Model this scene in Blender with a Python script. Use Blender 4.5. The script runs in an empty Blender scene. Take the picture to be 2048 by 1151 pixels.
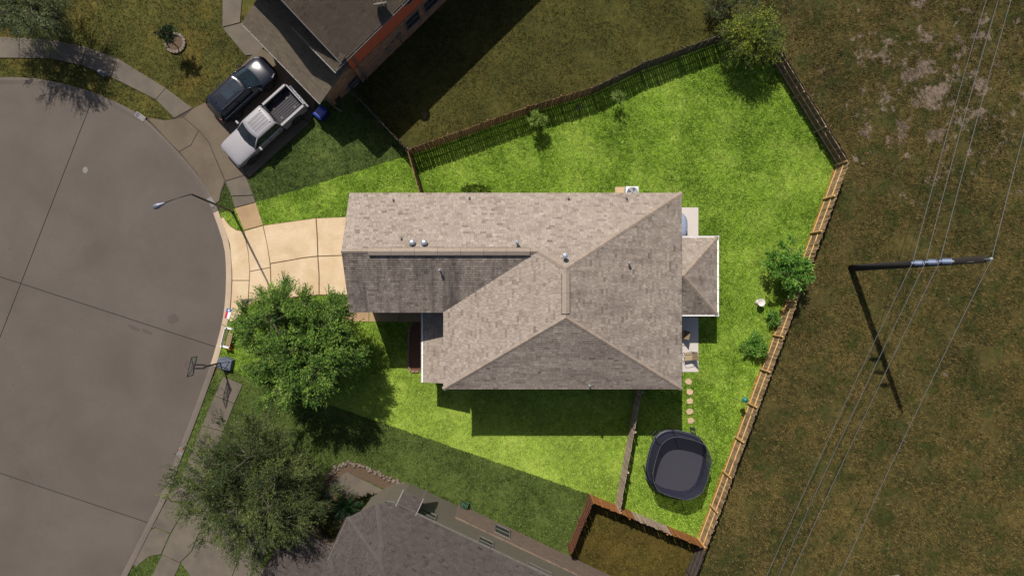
import bpy, bmesh, math, random
import numpy as np
from mathutils import Vector, Matrix, noise as mnoise

random.seed(7)
rng = np.random.default_rng(7)
R = math.radians
scene = bpy.context.scene
COL = scene.collection

# ------------------------------------------------------------------ camera, sky, sun, exposure
CAM_H = 46.0
FPX = 1380.0                                   # focal length in photo pixels (2048 wide)
cam_d = bpy.data.cameras.new('camera')
cam = bpy.data.objects.new('camera', cam_d)
COL.objects.link(cam)
cam.location = (0, 0, CAM_H)
cam.rotation_euler = (0, 0, 0)
cam_d.sensor_width = 36.0
cam_d.lens = FPX / 2048 * 36.0
cam_d.clip_end = 2000
scene.camera = cam

SUN_EL, SUN_DIR = R(52.8), Vector((0.332, -0.943, 0)).normalized()    # direction shadows fall
world = bpy.data.worlds.new('World')
scene.world = world
world.use_nodes = True
wn = world.node_tree
sky = wn.nodes.new('ShaderNodeTexSky')
sky.sky_type = 'NISHITA'
sky.sun_disc = False
sky.sun_elevation = SUN_EL
sky.sun_rotation = math.atan2(-SUN_DIR.x, -SUN_DIR.y)
sky.dust_density = 2.0
wn.links.new(sky.outputs[0], wn.nodes['Background'].inputs[0])
wn.nodes['Background'].inputs[1].default_value = 0.07

sun_d = bpy.data.lights.new('sun', 'SUN')
sun_d.energy = 4.2
sun_d.angle = R(0.53)
sun_d.color = (1.0, 0.955, 0.88)
sun = bpy.data.objects.new('sun', sun_d)
COL.objects.link(sun)
ldir = Vector((SUN_DIR.x * math.cos(SUN_EL), SUN_DIR.y * math.cos(SUN_EL), -math.sin(SUN_EL)))
sun.rotation_euler = ldir.to_track_quat('-Z', 'Y').to_euler()
sun.location = (0, 0, 60)

vs = scene.view_settings
vs.view_transform = 'Standard'
vs.look = 'None'
vs.gamma = 1.0
vs.exposure = 0.5
try:
    vs.use_curve_mapping = False
except Exception:
    pass

# ------------------------------------------------------------------ helpers
def W(u, v, z=0.0):
    """survey point: photo pixel of something known to be z metres up -> ground plan x, y"""
    k = (CAM_H - z) / FPX
    return ((u - 1024) * k, (575.5 - v) * k)

def W3(u, v, z=0.0):
    x, y = W(u, v, z)
    return Vector((x, y, z))

def lin(c):
    return tuple(((x / 255) / 12.92 if x / 255 <= 0.04045 else ((x / 255 + 0.055) / 1.055) ** 2.4) for x in c)

def alb(r, g, b, k=1.65):
    return tuple(min(0.85, x / k) for x in lin((r, g, b)))

def tag(o, label=None, cat=None, group=None, kind=None):
    if label: o['label'] = label
    if cat: o['category'] = cat
    if group: o['group'] = group
    if kind: o['kind'] = kind
    return o

def empty(name, loc=(0, 0, 0), rz=0, label=None, cat=None, group=None):
    o = bpy.data.objects.new(name, None)
    o.empty_display_size = 0.3
    COL.objects.link(o)
    o.location = loc
    o.rotation_euler = (0, 0, rz)
    return tag(o, label, cat, group)

class MB:
    def __init__(s):
        s.v, s.f, s.t = [], [], []
    def add(s, vs_, fs_, tint=None):
        n = len(s.v)
        s.v.extend([tuple(p) for p in vs_])
        s.f.extend([tuple(i + n for i in f) for f in fs_])
        if tint is not None:
            s.t.extend([tint] * len(vs_))
    def box(s, c, d, rz=0.0, M=None):
        hx, hy, hz = d[0] / 2, d[1] / 2, d[2] / 2
        ca, sa = math.cos(rz), math.sin(rz)
        P = []
        for z in (-hz, hz):
            for x, y in ((-hx, -hy), (hx, -hy), (hx, hy), (-hx, hy)):
                p = Vector((x * ca - y * sa + c[0], x * sa + y * ca + c[1], z + c[2]))
                P.append(M @ p if M else p)
        s.add(P, [(3, 2, 1, 0), (4, 5, 6, 7), (0, 1, 5, 4), (1, 2, 6, 5), (2, 3, 7, 6), (3, 0, 4, 7)])
        return s
    def bar(s, a, b, w, h=None, up=(0, 0, 1)):
        """rectangular bar from a to b"""
        a, b = Vector(a), Vector(b)
        h = h or w
        d = (b - a).normalized()
        upv = Vector(up)
        if abs(d.dot(upv)) > 0.95: upv = Vector((1, 0, 0))
        sx = d.cross(upv).normalized() * w / 2
        sy = sx.cross(d).normalized() * h / 2
        P = [q + e for q in (a, b) for e in (-sx - sy, sx - sy, sx + sy, -sx + sy)]
        s.add(P, [(0, 1, 2, 3), (7, 6, 5, 4), (1, 0, 4, 5), (2, 1, 5, 6), (3, 2, 6, 7), (0, 3, 7, 4)])
        return s
    def tube(s, pts, rad, n=8, cap=True):
        pts = [Vector(p) for p in pts]
        if not isinstance(rad, (list, tuple)): rad = [rad] * len(pts)
        V, F = [], []
        prev = None
        for i, p in enumerate(pts):
            d = (pts[min(i + 1, len(pts) - 1)] - pts[max(i - 1, 0)])
            d = d.normalized() if d.length > 1e-9 else Vector((0, 0, 1))
            if prev is None:
                r = Vector((0, 0, 1)) if abs(d.z) < 0.9 else Vector((1, 0, 0))
                sx = d.cross(r).normalized()
            else:
                sx = (prev - d * prev.dot(d)).normalized()
            prev = sx
            sy = d.cross(sx)
            for k in range(n):
                a = 2 * math.pi * k / n
                V.append(p + (sx * math.cos(a) + sy * math.sin(a)) * rad[i])
        for i in range(len(pts) - 1):
            for k in range(n):
                k2 = (k + 1) % n
                F.append((i * n + k, i * n + k2, (i + 1) * n + k2, (i + 1) * n + k))
        if cap:
            F.append(tuple(reversed(range(n))))
            F.append(tuple(range((len(pts) - 1) * n, len(pts) * n)))
        s.add(V, F)
        return s
    def cyl(s, c, r, h, n=16, r2=None):
        return s.tube([c, (c[0], c[1], c[2] + h)], [r, r if r2 is None else r2], n)
    def lathe(s, prof, n=16, c=(0, 0, 0)):
        V, F = [], []
        for r, z in prof:
            for k in range(n):
                a = 2 * math.pi * k / n
                V.append((c[0] + r * math.cos(a), c[1] + r * math.sin(a), c[2] + z))
        for i in range(len(prof) - 1):
            for k in range(n):
                k2 = (k + 1) % n
                F.append((i * n + k, i * n + k2, (i + 1) * n + k2, (i + 1) * n + k))
        F.append(tuple(reversed(range(n))))
        F.append(tuple(range((len(prof) - 1) * n, len(prof) * n)))
        s.add(V, F)
        return s
    def prism(s, poly, z0, z1):
        n = len(poly)
        A = sum(poly[i][0] * poly[(i + 1) % n][1] - poly[(i + 1) % n][0] * poly[i][1] for i in range(n))
        if A < 0: poly = list(reversed(poly))
        V = [(p[0], p[1], z0) for p in poly] + [(p[0], p[1], z1) for p in poly]
        F = [tuple(reversed(range(n))), tuple(range(n, 2 * n))]
        F += [(i, (i + 1) % n, (i + 1) % n + n, i + n) for i in range(n)]
        s.add(V, F)
        return s
    def mesh(s, name):
        me = bpy.data.meshes.new(name)
        me.from_pydata(s.v, [], s.f)
        if s.t and len(s.t) == len(s.v):
            at = me.attributes.new('tint', 'FLOAT', 'POINT')
            at.data.foreach_set('value', np.asarray(s.t, dtype=np.float32))
        me.update()
        return me
    def build(s, name, m, parent=None, smooth=False, bevel=0, sub=0):
        me = s.mesh(name)
        if m: me.materials.append(m)
        if smooth: me.shade_smooth()
        o = bpy.data.objects.new(name, me)
        COL.objects.link(o)
        o.parent = parent
        if bevel:
            b = o.modifiers.new('bevel', 'BEVEL'); b.width = bevel; b.segments = 2; b.limit_method = 'ANGLE'
        if sub:
            b = o.modifiers.new('sub', 'SUBSURF'); b.levels = sub; b.render_levels = sub
        return o

def inst(name, me, parent=None, loc=(0, 0, 0), rot=(0, 0, 0), scale=(1, 1, 1)):
    o = bpy.data.objects.new(name, me)
    COL.objects.link(o)
    o.parent = parent
    o.location, o.rotation_euler, o.scale = loc, rot, scale
    return o

def np_mesh(name, V, F, mat_, tint=None, parent=None):
    """V (n,3), F (m,k) arrays"""
    me = bpy.data.meshes.new(name)
    V = np.ascontiguousarray(V, dtype=np.float32)
    F = np.ascontiguousarray(F, dtype=np.int32)
    m, k = F.shape
    me.vertices.add(len(V)); me.vertices.foreach_set('co', V.ravel())
    me.loops.add(m * k); me.loops.foreach_set('vertex_index', F.ravel())
    me.polygons.add(m)
    me.polygons.foreach_set('loop_start', np.arange(0, m * k, k, dtype=np.int32))
    try:
        me.polygons.foreach_set('loop_total', np.full(m, k, dtype=np.int32))
    except Exception:
        pass
    if tint is not None:
        at = me.attributes.new('tint', 'FLOAT', 'POINT')
        at.data.foreach_set('value', np.ascontiguousarray(tint, dtype=np.float32))
    me.update(calc_edges=True)
    me.materials.append(mat_)
    o = bpy.data.objects.new(name, me)
    COL.objects.link(o)
    o.parent = parent
    return o

def in_poly(x, y, poly):
    p = np.asarray(poly, dtype=float)
    inside = np.zeros(len(x), bool)
    j = len(p) - 1
    for i in range(len(p)):
        xi, yi, xj, yj = p[i, 0], p[i, 1], p[j, 0], p[j, 1]
        with np.errstate(divide='ignore', invalid='ignore'):
            c = ((yi > y) != (yj > y)) & (x < (xj - xi) * (y - yi) / (yj - yi + 1e-12) + xi)
        inside ^= c
        j = i
    return inside

def clip_half(poly, n, d):
    """keep n.p <= d"""
    out = []
    for i in range(len(poly)):
        a, b = poly[i], poly[(i + 1) % len(poly)]
        da, db = n[0] * a[0] + n[1] * a[1] - d, n[0] * b[0] + n[1] * b[1] - d
        if da <= 0: out.append(a)
        if (da < 0 < db) or (db < 0 < da):
            t = da / (da - db)
            out.append((a[0] + (b[0] - a[0]) * t, a[1] + (b[1] - a[1]) * t))
    return out

def clip_convex(sub, conv):
    n = len(conv)
    A = sum(conv[i][0] * conv[(i + 1) % n][1] - conv[(i + 1) % n][0] * conv[i][1] for i in range(n))
    if A < 0: conv = list(reversed(conv))
    for i in range(n):
        a, b = conv[i], conv[(i + 1) % n]
        nx, ny = (b[1] - a[1]), -(b[0] - a[0])
        sub = clip_half(sub, (nx, ny), nx * a[0] + ny * a[1])
        if len(sub) < 3: return []
    return sub

def split_line(polys, a, b, gap):
    """split convex-ish polygons by the line a-b leaving a joint"""
    nx, ny = (b[1] - a[1]), -(b[0] - a[0])
    L = math.hypot(nx, ny); nx /= L; ny /= L
    d = nx * a[0] + ny * a[1]
    out = []
    for p in polys:
        for q in (clip_half(p, (nx, ny), d - gap / 2), clip_half(p, (-nx, -ny), -d - gap / 2)):
            if len(q) >= 3: out.append(q)
    return out

# ------------------------------------------------------------------ materials
def new_mat(name):
    m = bpy.data.materials.new(name)
    m.use_nodes = True
    nt = m.node_tree
    b = nt.nodes['Principled BSDF']
    return m, nt, b

def N(nt, t, **kw):
    n = nt.nodes.new(t)
    for k, v in kw.items(): setattr(n, k, v)
    return n

def noise_tex(nt, scale, detail=4, rough=0.6, vec=None, dist=0.0):
    n = N(nt, 'ShaderNodeTexNoise')
    n.inputs['Scale'].default_value = scale
    n.inputs['Detail'].default_value = detail
    n.inputs['Roughness'].default_value = rough
    n.inputs['Distortion'].default_value = dist
    if vec is not None: nt.links.new(vec, n.inputs['Vector'])
    return n

def ramp(nt, fac, stops):
    r = N(nt, 'ShaderNodeValToRGB')
    el = r.color_ramp.elements
    while len(el) < len(stops): el.new(0.5)
    for e, (p, c) in zip(el, stops):
        e.position = p
        e.color = (*c, 1) if len(c) == 3 else c
    nt.links.new(fac, r.inputs[0])
    return r

def math_n(nt, op, a, b=None, clamp=False):
    n = N(nt, 'ShaderNodeMath', operation=op, use_clamp=clamp)
    for i, x in enumerate((a, b)):
        if x is None: continue
        if isinstance(x, (int, float)): n.inputs[i].default_value = x
        else: nt.links.new(x, n.inputs[i])
    return n.outputs[0]

def mixc(nt, fac, a, b, blend='MIX'):
    n = N(nt, 'ShaderNodeMix', data_type='RGBA', blend_type=blend)
    for i, x in ((0, fac), (6, a), (7, b)):
        if isinstance(x, (int, float)): n.inputs[i].default_value = x
        elif isinstance(x, tuple): n.inputs[i].default_value = (*x, 1)
        else: nt.links.new(x, n.inputs[i])
    return n.outputs[2]

def pos(nt, obj=False):
    if obj:
        return N(nt, 'ShaderNodeTexCoord').outputs['Object']
    return N(nt, 'ShaderNodeNewGeometry').outputs['Position']

def bump(nt, b, h, strength=0.4, dist=0.02):
    n = N(nt, 'ShaderNodeBump')
    n.inputs['Strength'].default_value = strength
    n.inputs['Distance'].default_value = dist
    nt.links.new(h, n.inputs['Height'])
    nt.links.new(n.outputs[0], b.inputs['Normal'])

def plain(name, c, rough=0.6, metal=0.0, var=0.12, scale=6.0, coat=0.0, rand=0.0):
    m, nt, b = new_mat(name)
    n = noise_tex(nt, scale, 5, 0.65, pos(nt))
    lo, hi = tuple(x * (1 - var) for x in c), tuple(min(1, x * (1 + var)) for x in c)
    col = ramp(nt, n.outputs[0], [(0.3, lo), (0.7, hi)]).outputs[0]
    if rand:
        oi = N(nt, 'ShaderNodeObjectInfo')
        hsv = N(nt, 'ShaderNodeHueSaturation')
        v = math_n(nt, 'ADD', math_n(nt, 'MULTIPLY', oi.outputs['Random'], 2 * rand), 1 - rand)
        nt.links.new(v, hsv.inputs['Value'])
        nt.links.new(col, hsv.inputs['Color'])
        col = hsv.outputs[0]
    nt.links.new(col, b.inputs['Base Color'])
    b.inputs['Roughness'].default_value = rough
    b.inputs['Metallic'].default_value = metal
    b.inputs['Coat Weight'].default_value = coat
    return m

def grass_mat(name, dark, mid, light, patch=None, patch_c=None, bare=None, pscale=0.35, bare_at=0.6, pmix=0.45, bare_c=None, gain=(1.5, 1.5, 1.4), dry_c=None, pat=(0.5, 0.66), mow=0.0):
    """dark..light along noise + blade tint; patch: dry / pale areas; bare: soil areas"""
    g_ = lambda c: tuple(x * y for x, y in zip(c, gain)) if c else None
    dark, mid, light, patch_c = g_(dark), g_(mid), g_(light), g_(patch_c)
    m, nt, b = new_mat(name)
    p = pos(nt)
    big = noise_tex(nt, pscale, 4, 0.6, p)
    mid_n = noise_tex(nt, 2.6, 5, 0.7, p)
    fine = noise_tex(nt, 13, 3, 0.7, p)
    a = N(nt, 'ShaderNodeAttribute', attribute_name='tint')
    f = math_n(nt, 'ADD', math_n(nt, 'MULTIPLY', big.outputs[0], 0.4), math_n(nt, 'MULTIPLY', mid_n.outputs[0], 0.42))
    f = math_n(nt, 'ADD', f, math_n(nt, 'MULTIPLY', fine.outputs[0], 0.35))
    f = math_n(nt, 'ADD', f, math_n(nt, 'MULTIPLY', math_n(nt, 'SUBTRACT', a.outputs['Fac'], 0.5), 1.05))
    if mow:                                        # faint mowing arcs
        wv = N(nt, 'ShaderNodeTexWave', wave_type='RINGS')
        wv.inputs['Scale'].default_value = 0.28; wv.inputs['Distortion'].default_value = 5.0
        wv.inputs['Detail'].default_value = 3.0; wv.inputs['Detail Scale'].default_value = 0.6
        nt.links.new(p, wv.inputs['Vector'])
        f = math_n(nt, 'ADD', f, math_n(nt, 'MULTIPLY', math_n(nt, 'SUBTRACT', wv.outputs['Fac'], 0.5), mow))
    f = math_n(nt, 'MULTIPLY', f, 0.84)
    col = ramp(nt, f, [(0.28, dark), (0.5, mid), (0.74, light)]).outputs[0]
    if patch_c:
        pn = noise_tex(nt, patch or 0.5, 5, 0.65, p, 0.4)
        pf = ramp(nt, pn.outputs[0], [(pat[0], (0, 0, 0)), (pat[1], (1, 1, 1))]).outputs[0]
        pf = math_n(nt, 'MULTIPLY', pf, pmix)
        if dry_c:                                  # one side of the lawn is drier and paler than the other
            vd = N(nt, 'ShaderNodeVectorMath', operation='DISTANCE')
            nt.links.new(p, vd.inputs[0]); vd.inputs[1].default_value = (dry_c[0], dry_c[1], 0)
            near = math_n(nt, 'SUBTRACT', 1.0, math_n(nt, 'DIVIDE', vd.outputs['Value'], dry_c[2]), True)
            pf = math_n(nt, 'ADD', pf, math_n(nt, 'MULTIPLY', near, 0.36), True)
        col = mixc(nt, pf, col, patch_c)
    if bare:
        bn = noise_tex(nt, 0.75, 9, 0.72, p, 0.15)
        bfac = bn.outputs[0]
        if bare_c:                                 # bare ground gathers round one worn place
            vd = N(nt, 'ShaderNodeVectorMath', operation='DISTANCE')
            nt.links.new(p, vd.inputs[0]); vd.inputs[1].default_value = (bare_c[0], bare_c[1], 0)
            near = math_n(nt, 'SUBTRACT', 1.0, math_n(nt, 'DIVIDE', vd.outputs['Value'], bare_c[2]), True)
            bfac = math_n(nt, 'ADD', math_n(nt, 'SUBTRACT', bfac, 0.06), math_n(nt, 'MULTIPLY', near, 0.17))
        bf = ramp(nt, bfac, [(bare_at, (0, 0, 0)), (bare_at + 0.05, (1, 1, 1))]).outputs[0]
        bf = math_n(nt, 'MULTIPLY', bf, 0.85)
        col = mixc(nt, bf, col, bare)
    nt.links.new(col, b.inputs['Base Color'])
    b.inputs['Roughness'].default_value = 0.85
    b.inputs['Specular IOR Level'].default_value = 0.15
    return m

def leaf_mat(name, dark, mid, light, rough=0.55, trans=0.25):
    m, nt, b = new_mat(name)
    a = N(nt, 'ShaderNodeAttribute', attribute_name='tint')
    n = noise_tex(nt, 1.3, 3, 0.6, pos(nt))
    f = math_n(nt, 'ADD', math_n(nt, 'MULTIPLY', a.outputs['Fac'], 0.75), math_n(nt, 'MULTIPLY', n.outputs[0], 0.35))
    col = ramp(nt, f, [(0.12, dark), (0.5, mid), (0.95, light)]).outputs[0]
    nt.links.new(col, b.inputs['Base Color'])
    b.inputs['Roughness'].default_value = rough
    b.inputs['Specular IOR Level'].default_value = 0.3
    tr = N(nt, 'ShaderNodeBsdfTranslucent')
    nt.links.new(col, tr.inputs[0])
    mx = N(nt, 'ShaderNodeMixShader')
    mx.inputs[0].default_value = trans
    nt.links.new(b.outputs[0], mx.inputs[1]); nt.links.new(tr.outputs[0], mx.inputs[2])
    nt.links.new(mx.outputs[0], nt.nodes['Material Output'].inputs[0])
    return m

def concrete(name, c, stain_c, stain=0.5, rand=0.05, sscale=0.5, rough=0.85):
    m, nt, b = new_mat(name)
    p = pos(nt)
    big = noise_tex(nt, sscale, 6, 0.6, p, 0.3)
    fine = noise_tex(nt, 9, 6, 0.75, p)
    spk = noise_tex(nt, 55, 2, 0.5, p)
    col = ramp(nt, fine.outputs[0], [(0.3, tuple(x * 0.9 for x in c)), (0.7, tuple(x * 1.08 for x in c))]).outputs[0]
    sf = ramp(nt, big.outputs[0], [(0.38, (0, 0, 0)), (0.68, (1, 1, 1))]).outputs[0]
    col = mixc(nt, math_n(nt, 'MULTIPLY', sf, stain), col, stain_c)
    sp = ramp(nt, spk.outputs[0], [(0.3, (0.82, 0.82, 0.82)), (0.5, (1, 1, 1))]).outputs[0]
    col = mixc(nt, 1.0, col, sp, 'MULTIPLY')
    st = noise_tex(nt, 1.7, 7, 0.8, p, 1.2)
    df = ramp(nt, st.outputs[0], [(0.66, (0, 0, 0)), (0.78, (1, 1, 1))]).outputs[0]
    col = mixc(nt, math_n(nt, 'MULTIPLY', df, 0.35), col, tuple(x * 0.55 for x in c))
    oi = N(nt, 'ShaderNodeObjectInfo')
    hsv = N(nt, 'ShaderNodeHueSaturation')
    nt.links.new(math_n(nt, 'ADD', math_n(nt, 'MULTIPLY', oi.outputs['Random'], 2 * rand), 1 - rand), hsv.inputs['Value'])
    nt.links.new(col, hsv.inputs['Color'])
    nt.links.new(hsv.outputs[0], b.inputs['Base Color'])
    b.inputs['Roughness'].default_value = rough
    b.inputs['Specular IOR Level'].default_value = 0.25
    bump(nt, b, fine.outputs[0], 0.25, 0.01)
    return m

def shingle_mat(name, dark, mid, light, stain_c=None, stain=0.0):
    m, nt, b = new_mat(name)
    p = pos(nt)
    a = N(nt, 'ShaderNodeAttribute', attribute_name='tint')
    big = noise_tex(nt, 0.6, 4, 0.6, p)
    gran = noise_tex(nt, 30, 3, 0.7, p)
    f = math_n(nt, 'ADD', math_n(nt, 'MULTIPLY', a.outputs['Fac'], 0.66), math_n(nt, 'MULTIPLY', big.outputs[0], 0.22))
    f = math_n(nt, 'ADD', f, math_n(nt, 'MULTIPLY', gran.outputs[0], 0.16))
    col = ramp(nt, f, [(0.15, dark), (0.5, mid), (0.85, light)]).outputs[0]
    if stain:
        mp = N(nt, 'ShaderNodeMapping')
        mp.inputs['Scale'].default_value = (1.6, 0.25, 0.25) if stain > 0 else (0.3, 1.5, 0.3)
        nt.links.new(p, mp.inputs[0])
        sn = noise_tex(nt, 1.0, 6, 0.65, mp.outputs[0], 0.3)
        sf = ramp(nt, sn.outputs[0], [(0.42, (0, 0, 0)), (0.68, (1, 1, 1))]).outputs[0]
        col = mixc(nt, math_n(nt, 'MULTIPLY', sf, abs(stain)), col, stain_c)
    nt.links.new(col, b.inputs['Base Color'])
    b.inputs['Roughness'].default_value = 0.9
    b.inputs['Specular IOR Level'].default_value = 0.2
    bump(nt, b, gran.outputs[0], 0.5, 0.01)
    return m

def brick_mat(name, c1, c2, mortar, sx=1.0):
    m, nt, b = new_mat(name)
    br = N(nt, 'ShaderNodeTexBrick')
    br.inputs['Color1'].default_value = (*c1, 1); br.inputs['Color2'].default_value = (*c2, 1)
    br.inputs['Mortar'].default_value = (*mortar, 1)
    br.inputs['Scale'].default_value = 1.0
    br.inputs['Brick Width'].default_value = 0.30
    br.inputs['Row Height'].default_value = 0.105
    br.inputs['Mortar Size'].default_value = 0.012
    tc = N(nt, 'ShaderNodeTexCoord')
    sep = N(nt, 'ShaderNodeSeparateXYZ'); nt.links.new(tc.outputs['Object'], sep.inputs[0])
    cmb = N(nt, 'ShaderNodeCombineXYZ')
    nt.links.new(math_n(nt, 'ADD', sep.outputs[0], sep.outputs[1]), cmb.inputs[0])
    nt.links.new(sep.outputs[2], cmb.inputs[1])
    nt.links.new(cmb.outputs[0], br.inputs['Vector'])
    n = noise_tex(nt, 5, 4, 0.6, tc.outputs['Object'])
    col = mixc(nt, 0.5, br.outputs[0], ramp(nt, n.outputs[0], [(0.3, (0.5, 0.5, 0.5)), (0.7, (1, 1, 1))]).outputs[0], 'MULTIPLY')
    nt.links.new(col, b.inputs['Base Color'])
    b.inputs['Roughness'].default_value = 0.9
    bump(nt, b, br.outputs['Fac'], -0.6, 0.01)
    return m

def glass_mat(name, c=(0.02, 0.025, 0.03), rough=0.06):
    m, nt, b = new_mat(name)
    n = noise_tex(nt, 2, 2, 0.5, pos(nt))
    nt.links.new(ramp(nt, n.outputs[0], [(0.3, tuple(x * 0.7 for x in c)), (0.7, tuple(x * 1.4 for x in c))]).outputs[0], b.inputs['Base Color'])
    b.inputs['Roughness'].default_value = rough
    b.inputs['Specular IOR Level'].default_value = 0.6
    return m

M = {}
M['lawn'] = grass_mat('lawn_grass', alb(42, 66, 4), alb(112, 140, 36), alb(178, 194, 98), 0.33, alb(170, 182, 84), gain=(1.62, 1.67, 1.6), pmix=0.25, dry_c=(-1.5, -12.0, 13.0))
M['lawn_nw'] = grass_mat('neighbour_grass', alb(30, 42, 12), alb(72, 88, 38), alb(108, 122, 66), 0.5, alb(92, 102, 52))  # this and the grasses below: dimming outside the lot put into colour
M['lawn_tl'] = grass_mat('front_grass', alb(38, 42, 12), alb(82, 80, 34), alb(124, 112, 58), 0.4, alb(112, 92, 42))
M['lawn_s'] = grass_mat('side_grass', alb(34, 46, 14), alb(78, 92, 40), alb(112, 126, 68), 0.5, alb(98, 108, 56))
M['yard_n'] = grass_mat('dry_yard_grass', alb(32, 35, 8), alb(78, 73, 30), alb(112, 102, 52), 0.5, alb(54, 60, 22), alb(112, 98, 82), 0.3, 0.66, bare_c=(*((870 - 1024) / 30, (575 - 200) / 30), 4.5))
M['yard_se'] = grass_mat('dry_side_grass', alb(38, 34, 8), alb(78, 68, 26), alb(110, 96, 46), 0.5, alb(96, 76, 36))
M['field'] = grass_mat('field_grass', alb(26, 31, 10), alb(80, 72, 37), alb(122, 110, 68), 0.7, alb(40, 52, 18), alb(142, 124, 108), 0.25, 0.585, pmix=0.62, bare_c=(28.0, 13.5, 11.0), gain=(1.85, 1.68, 1.6), pat=(0.5, 0.62))
M['road'] = concrete('road_concrete', alb(109, 99, 90), alb(90, 80, 71), 0.6, 0.04, 0.22)  # darkened tone carries the dimming outside the lot line
M['joint'] = plain('joint_tar', alb(44, 38, 34), 0.9)
M['curb'] = concrete('curb_concrete', alb(120, 108, 98), alb(104, 96, 88), 0.5, 0.04)  # kerb copy outside the lot, dimming mixed into its colour
M['curb_pale'] = concrete('pale_curb_concrete', alb(206, 182, 156), alb(180, 158, 134), 0.5, 0.04)
M['walk_dim'] = concrete('dimmed_walk_concrete', alb(120, 109, 95), alb(90, 82, 76), 0.6, 0.07, 0.8)  # copy of the walk concrete with the outside dimming put into its colour
M['drive_dim'] = concrete('dimmed_drive_concrete', alb(120, 106, 88), alb(94, 80, 66), 0.6, 0.05, 0.6)  # drive concrete again, darkened in colour to imitate the dimming outside the lot
M['drive'] = concrete('drive_concrete', alb(234, 208, 172), alb(208, 176, 134), 0.75, 0.02, 0.7)
M['walk'] = concrete('walk_concrete', alb(196, 164, 124), alb(168, 138, 104), 0.7, 0.04, 0.9)
M['patio'] = concrete('patio_concrete', alb(226, 214, 204), alb(214, 204, 196), 0.5, 0.02)
M['seam'] = plain('seam_soil', alb(112, 84, 50), 0.95, var=0.3)
RD, RM, RL = alb(116, 100, 90), alb(165, 150, 137), alb(194, 180, 167)
M['shingle'] = shingle_mat('roof_shingles', *(tuple(x * 1.06 for x in c) for c in (RD, RM, RL)))
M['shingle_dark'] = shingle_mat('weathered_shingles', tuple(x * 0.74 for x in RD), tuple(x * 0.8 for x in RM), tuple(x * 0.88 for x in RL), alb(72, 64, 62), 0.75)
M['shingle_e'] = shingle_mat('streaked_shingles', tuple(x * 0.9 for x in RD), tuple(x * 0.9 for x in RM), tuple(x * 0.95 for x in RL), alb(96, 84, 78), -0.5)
M['shingle_n'] = shingle_mat('brown_shingles', alb(62, 54, 46), alb(88, 77, 65), alb(106, 94, 80))
M['shingle_s'] = shingle_mat('grey_shingles', alb(62, 55, 53), alb(84, 75, 71), alb(102, 92, 87))
M['cap'] = plain('ridge_shingle', alb(166, 148, 132), 0.9, rand=0.1)
M['cap_s'] = plain('ridge_shingle_grey', alb(86, 77, 73), 0.9, rand=0.1)
M['cap_n'] = plain('ridge_shingle_brown', alb(92, 80, 68), 0.9, rand=0.1)
M['deck'] = plain('roof_deck', alb(96, 84, 76), 0.9)
M['white'] = plain('white_paint', (0.72, 0.7, 0.67), 0.5, var=0.05)
M['dimwhite'] = plain('dimmed_white_trim', alb(124, 116, 108), 0.6, var=0.08)  # white trim with the dimming outside the lot painted into it
M['fascia'] = plain('fascia_paint', alb(112, 98, 86), 0.6, var=0.08)
M['siding'] = plain('cream_siding', (0.42, 0.36, 0.28), 0.7)
M['siding_red'] = plain('rust_siding', alb(128, 62, 42, 0.5), 0.7, var=0.08, scale=2)
M['siding_s'] = plain('tan_siding', alb(108, 101, 88, 1.4), 0.7, var=0.06, scale=2)
M['brick_n'] = brick_mat('brown_brick', alb(120, 84, 58, 0.5), alb(70, 46, 38, 0.5), alb(112, 100, 82, 0.5))
M['brick_s'] = brick_mat('tan_brick', alb(118, 98, 82, 1.1), alb(98, 78, 66, 1.1), alb(124, 112, 100, 1.1))
M['brick_h'] = brick_mat('house_brick', (0.3, 0.2, 0.14), (0.22, 0.14, 0.1), (0.4, 0.36, 0.3))
M['glass'] = glass_mat('window_glass')
M['metal'] = plain('galvanised_metal', (0.5, 0.52, 0.55), 0.35, 0.7)
M['darkmetal'] = plain('dark_metal', (0.03, 0.03, 0.035), 0.5, 0.3)
M['pipe'] = plain('vent_pipe_grey', (0.07, 0.07, 0.075), 0.6)
M['black'] = plain('black_rubber', (0.015, 0.015, 0.016), 0.75)
M['cedar'] = plain('new_cedar', alb(168, 106, 52), 0.8, var=0.25, rand=0.25, scale=3)
M['cedar_dim'] = plain('dimmed_cedar', alb(108, 62, 36), 0.8, var=0.2, rand=0.15, scale=3)  # darker cedar copy, the dimming beyond the lot is in its colour
M['gold'] = plain('golden_pine', alb(240, 192, 120), 0.8, var=0.15, rand=0.08, scale=3)
M['oldwood'] = plain('weathered_wood', alb(190, 166, 146), 0.9, var=0.25, rand=0.25, scale=4)
M['brownwood'] = plain('brown_wood', alb(128, 96, 66), 0.9, var=0.3, rand=0.25, scale=4)
M['tanwood'] = plain('tan_fence_wood', alb(172, 142, 106), 0.9, var=0.35, rand=0.35, scale=4)
M['dimwood'] = plain('dark_weathered_wood', alb(86, 74, 64), 0.9, var=0.25, rand=0.2, scale=4)
M['bark'] = plain('bark', (0.09, 0.065, 0.045), 0.95, var=0.35, scale=12)
M['palebark'] = plain('pale_bark', (0.11, 0.1, 0.06), 0.95, var=0.3, scale=12)
M['pole'] = plain('creosote_pole', (0.016, 0.012, 0.010), 1.0, var=0.3, scale=8)
M['insul'] = plain('blue_grey_porcelain', (0.13, 0.16, 0.24), 0.3, var=0.1)
M['wire'] = plain('aluminium_wire', (0.09, 0.085, 0.088), 0.7, 0.0)
M['mulch'] = plain('bark_mulch', alb(116, 80, 58), 0.95, var=0.45, scale=18)
M['mulch_dim'] = plain('dimmed_mulch', alb(98, 78, 58), 0.95, var=0.35, scale=14)  # mulch copy with the outside dimming put into its tone
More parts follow.
